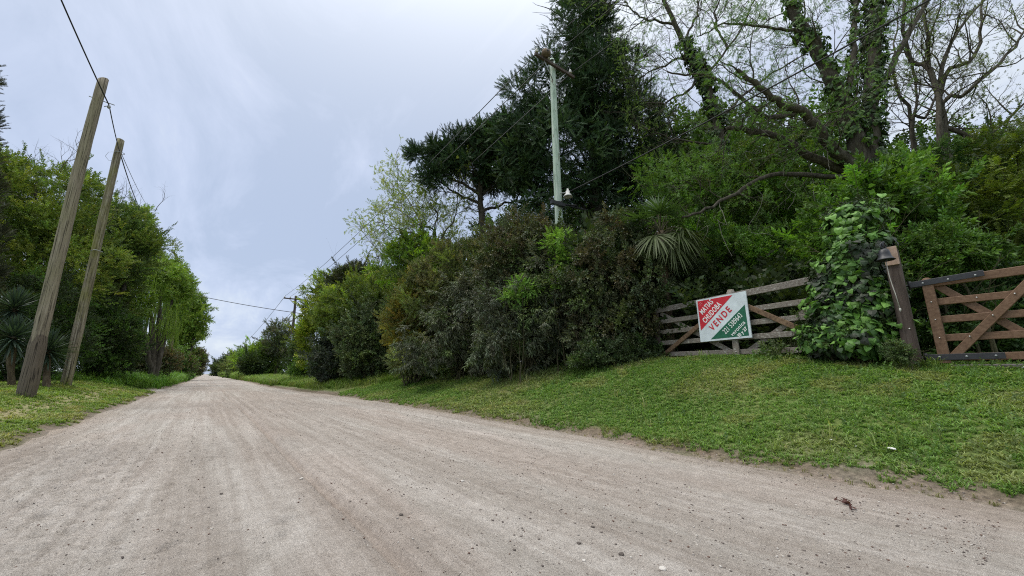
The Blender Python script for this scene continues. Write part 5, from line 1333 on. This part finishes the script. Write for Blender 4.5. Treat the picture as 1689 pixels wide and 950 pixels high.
link("tall_grass", mesh_np("tall_grass", *merge(tl)[:2], M_grass, merge(tl)[2]), label="tall bright green grass beneath the left trees", cat="grass", kind="stuff")
TG2 = [(.075, .13, .026), (.1, .165, .03), (.16, .17, .07)]
tr_ = [lawn('tall', 5200, 4.5, 9.2, 17.5, 34, .55, TG2, lambda x, y: sst(.15, 1.0, (x - edgeR(y)) / 2.2 + (y - 20) / 14), 313, .006, .2), lawn('tall', 5000, 3.9, 9.2, 34, 75, .8, TG2, lambda x, y: 1.0 + 0 * x, 314, .006, .2), lawn('tall', 4000, 3.9, 11, 75, 190, 1.8, TG2, lambda x, y: 1.0 + 0 * x, 315, .003, .2),
       lawn('verge', 1200, 8.0, 9.0, 6, 20, .7, TG2, lambda x, y: (fbm(x, y, 1.2, 3, 79) > .48) * 1.0, 317)]
link("tall_grass", mesh_np("tall_grass", *merge(tr_)[:2], M_grass, merge(tr_)[2]), label="longer rough grass along the foot of the right hedge", cat="grass", kind="stuff")
# ------------------------------------------------------------------ stones and small things on the ground
def stone_mesh(seed, name="stone"):
    rng = rng_(seed); m = bpy.data.meshes.new(name)
    import bmesh
    b = bmesh.new(); bmesh.ops.create_icosphere(b, subdivisions=2, radius=1)
    for v in b.verts:
        k = 1 + .25 * math.sin(v.co.x * 3 + seed) * math.cos(v.co.y * 2.3 + seed * 2) + rng.normal(0, .05); v.co = v.co * k; v.co.z *= .55
    b.to_mesh(m); b.free(); return m
base_st = [stone_mesh(k) for k in range(4)]
def st_arr(me):
    V = np.array([v.co[:] for v in me.vertices]); F = np.array([p.vertices[:] for p in me.polygons]); return V, F, np.ones(len(V))
def ico(seed):
    import bmesh
    rng = rng_(seed); b = bmesh.new(); bmesh.ops.create_icosphere(b, subdivisions=1, radius=1)
    V = np.array([v.co[:] for v in b.verts]) * (1 + rng.normal(0, .16, (len(b.verts), 1))) * np.array((1, .8, .6)); F = np.array([[v.index for v in f.verts] for f in b.faces]); b.free()
    return V, F, np.ones(len(V))
T['peb'] = [ico(k) for k in range(5)]
rng = rng_(401)
n = 42000
yy = .3 + 14 * rng.random(n) ** 1.5; xx = rng.uniform(-1.9, 4.8, n)
dn = fbm(xx * 1.5, yy * .4, .9, 3, 120); keep = (dn > .46) & (xx < edgeR(yy) + .1) & (xx > edgeL(yy) - .1); keep |= (xx < .2) & (xx > edgeL(yy)) & (rng.random(n) < .55)
xx, yy = xx[keep], yy[keep]; n = len(xx)
sz = .002 + .0068 * rng.random(n) ** 7 
pc = np.array([(.2, .17, .15), (.12, .1, .09), (.32, .29, .26), (.45, .42, .38), (.15, .1, .08)])[rng.integers(0, 5, n)]
P = np.column_stack([xx, yy, roadz(xx, yy) + .024 + sz * .25])
V, F, C = place('peb', P, np.column_stack([rng.normal(0, .2, n), rng.normal(0, .2, n), np.ones(n)]), sz, pc, rng)
def mt():
    m, t, b = mat_new("gravel_grain", .9, .2); at = N(t, "ShaderNodeAttribute", attribute_name="tint"); t.links.new(at.outputs["Color"], b.inputs["Base Color"]); return m
link("gravel", mesh_np("gravel", V, F, mt(), C, True), label="loose grit and crumbs of earth scattered on the dirt road", cat="gravel", kind="stuff")
def small(name, label, cat, px, py, s, mat, k, on='road', sc=(1, 1, 1), group=None, F=None):
    # where the sight line meets the ground
    lo, hi = .5, 40
    for _ in range(50):
        mid = (lo + hi) / 2; p = W(px, py, mid); g = float(roadz(p[0], p[1])) + .024 if on == 'road' else gz(p[0], p[1])
        if p[2] > g: lo = mid
        else: hi = mid
    p = W(px, py, lo); me = base_st[k % 4].copy() if not base_st[k % 4].materials or base_st[k % 4].materials[0] != mat else base_st[k % 4]
    me.materials.clear(); me.materials.append(mat)
    o = link(name, me, None, (p[0], p[1], p[2] + s * (.25 if on == 'road' else .9)), label, cat, group); o.scale = (s * sc[0], s * sc[1], s * sc[2]); o.rotation_euler = (0, 0, k * 1.1)
    return o
small("pebble", "pale flat stone near the bottom of the picture left of the dark twig", "stone", 1093, 940, .016, M_pebble, 0)
small("pebble", "pale chip of stone lying beside the long wheel groove", "stone", 497, 790, .017, M_pebble, 1, sc=(1.4, .7, .8))
small("pebble", "small pale stone in the middle of the road below the hedge", "stone", 763, 794, .014, M_pebble, 2)
small("pebble", "whitish stone at the bottom of the frame right of the wheel groove", "stone", 963, 925, .009, M_pebble, 3)
for k, (px, py, lab) in enumerate([(848, 908, "largest dark clod near the bottom centre of the road"), (955, 897, "dark clod between the bottom centre and the pale flat stone"), (1025, 915, "dark clod just left of the pale flat stone"), (1480, 868, "dark clod at the far right of the road"), (978, 870, "dark clod above the cluster at bottom centre"),
        (661, 850, "dark pebble left of the bottom centre clods"), (1130, 800, "dark pebble high on the right half of the road"), (365, 815, "dark pebble left of the long wheel groove"), (350, 733, "dark pebble up the road from the dark pebble by the groove")]):
    small("clod", lab, "clod", px, py, .009 + .002 * (k % 3), M_stone, k + 1, group="dark clods lying on the road")
small("litter", "white crumpled scrap lying in the grass near the road edge", "litter", 1472, 745, .03, M_litter, 1, 'g', (1.2, .6, .7))
small("litter", "small white scrap in the grass left of the larger scrap", "litter", 1371, 727, .012, M_litter, 2, 'g', (1, .7, 1))
small("litter", "tiny pale scrap in the grass between the other two scraps", "litter", 1413, 738, .012, M_litter, 3, 'g')
small("litter", "white crumb at the edge of the left verge", "litter", 245, 652, .035, M_litter, 1, 'g')
# dead sprig on the road
p = W(1400, 838, 2.8); lo, hi = .5, 20
for _ in range(40):
    mid = (lo + hi) / 2; p = W(1400, 838, mid)
    if p[2] > .03: lo = mid
    else: hi = mid
tw = thing("dead_sprig", "dead brown leafy sprig lying on the road at right", "twig", (p[0], p[1], float(roadz(p[0], p[1])) + .03), .5)
m = MB(); m.tube([(-.13, .02, .0), (-.05, .0, .012), (.04, .01, .008), (.13, -.03, .0)], .004, 6); m.tube([(-.02, .0, .01), (.03, .04, .012), (.07, .05, .004)], .003, 5); m.build("stalk", M_dry, tw)
rng = rng_(411); nl = 16
P = np.column_stack([rng.uniform(-.1, .1, nl), rng.normal(0, .018, nl), rng.uniform(.002, .014, nl)]); D = np.column_stack([rng.normal(0, 1, nl), rng.normal(0, .7, nl), rng.normal(0, .08, nl)])
V, F, C = place('heart', P, D, rng.uniform(.16, .34, nl), (.06, .025, .022), rng, ref=np.tile((0, 0, 1.), (nl, 1)) + rng.normal(0, .5, (nl, 3)))
link("withered_leaves", mesh_np("withered_leaves", V, F, M_leaf, C), tw)
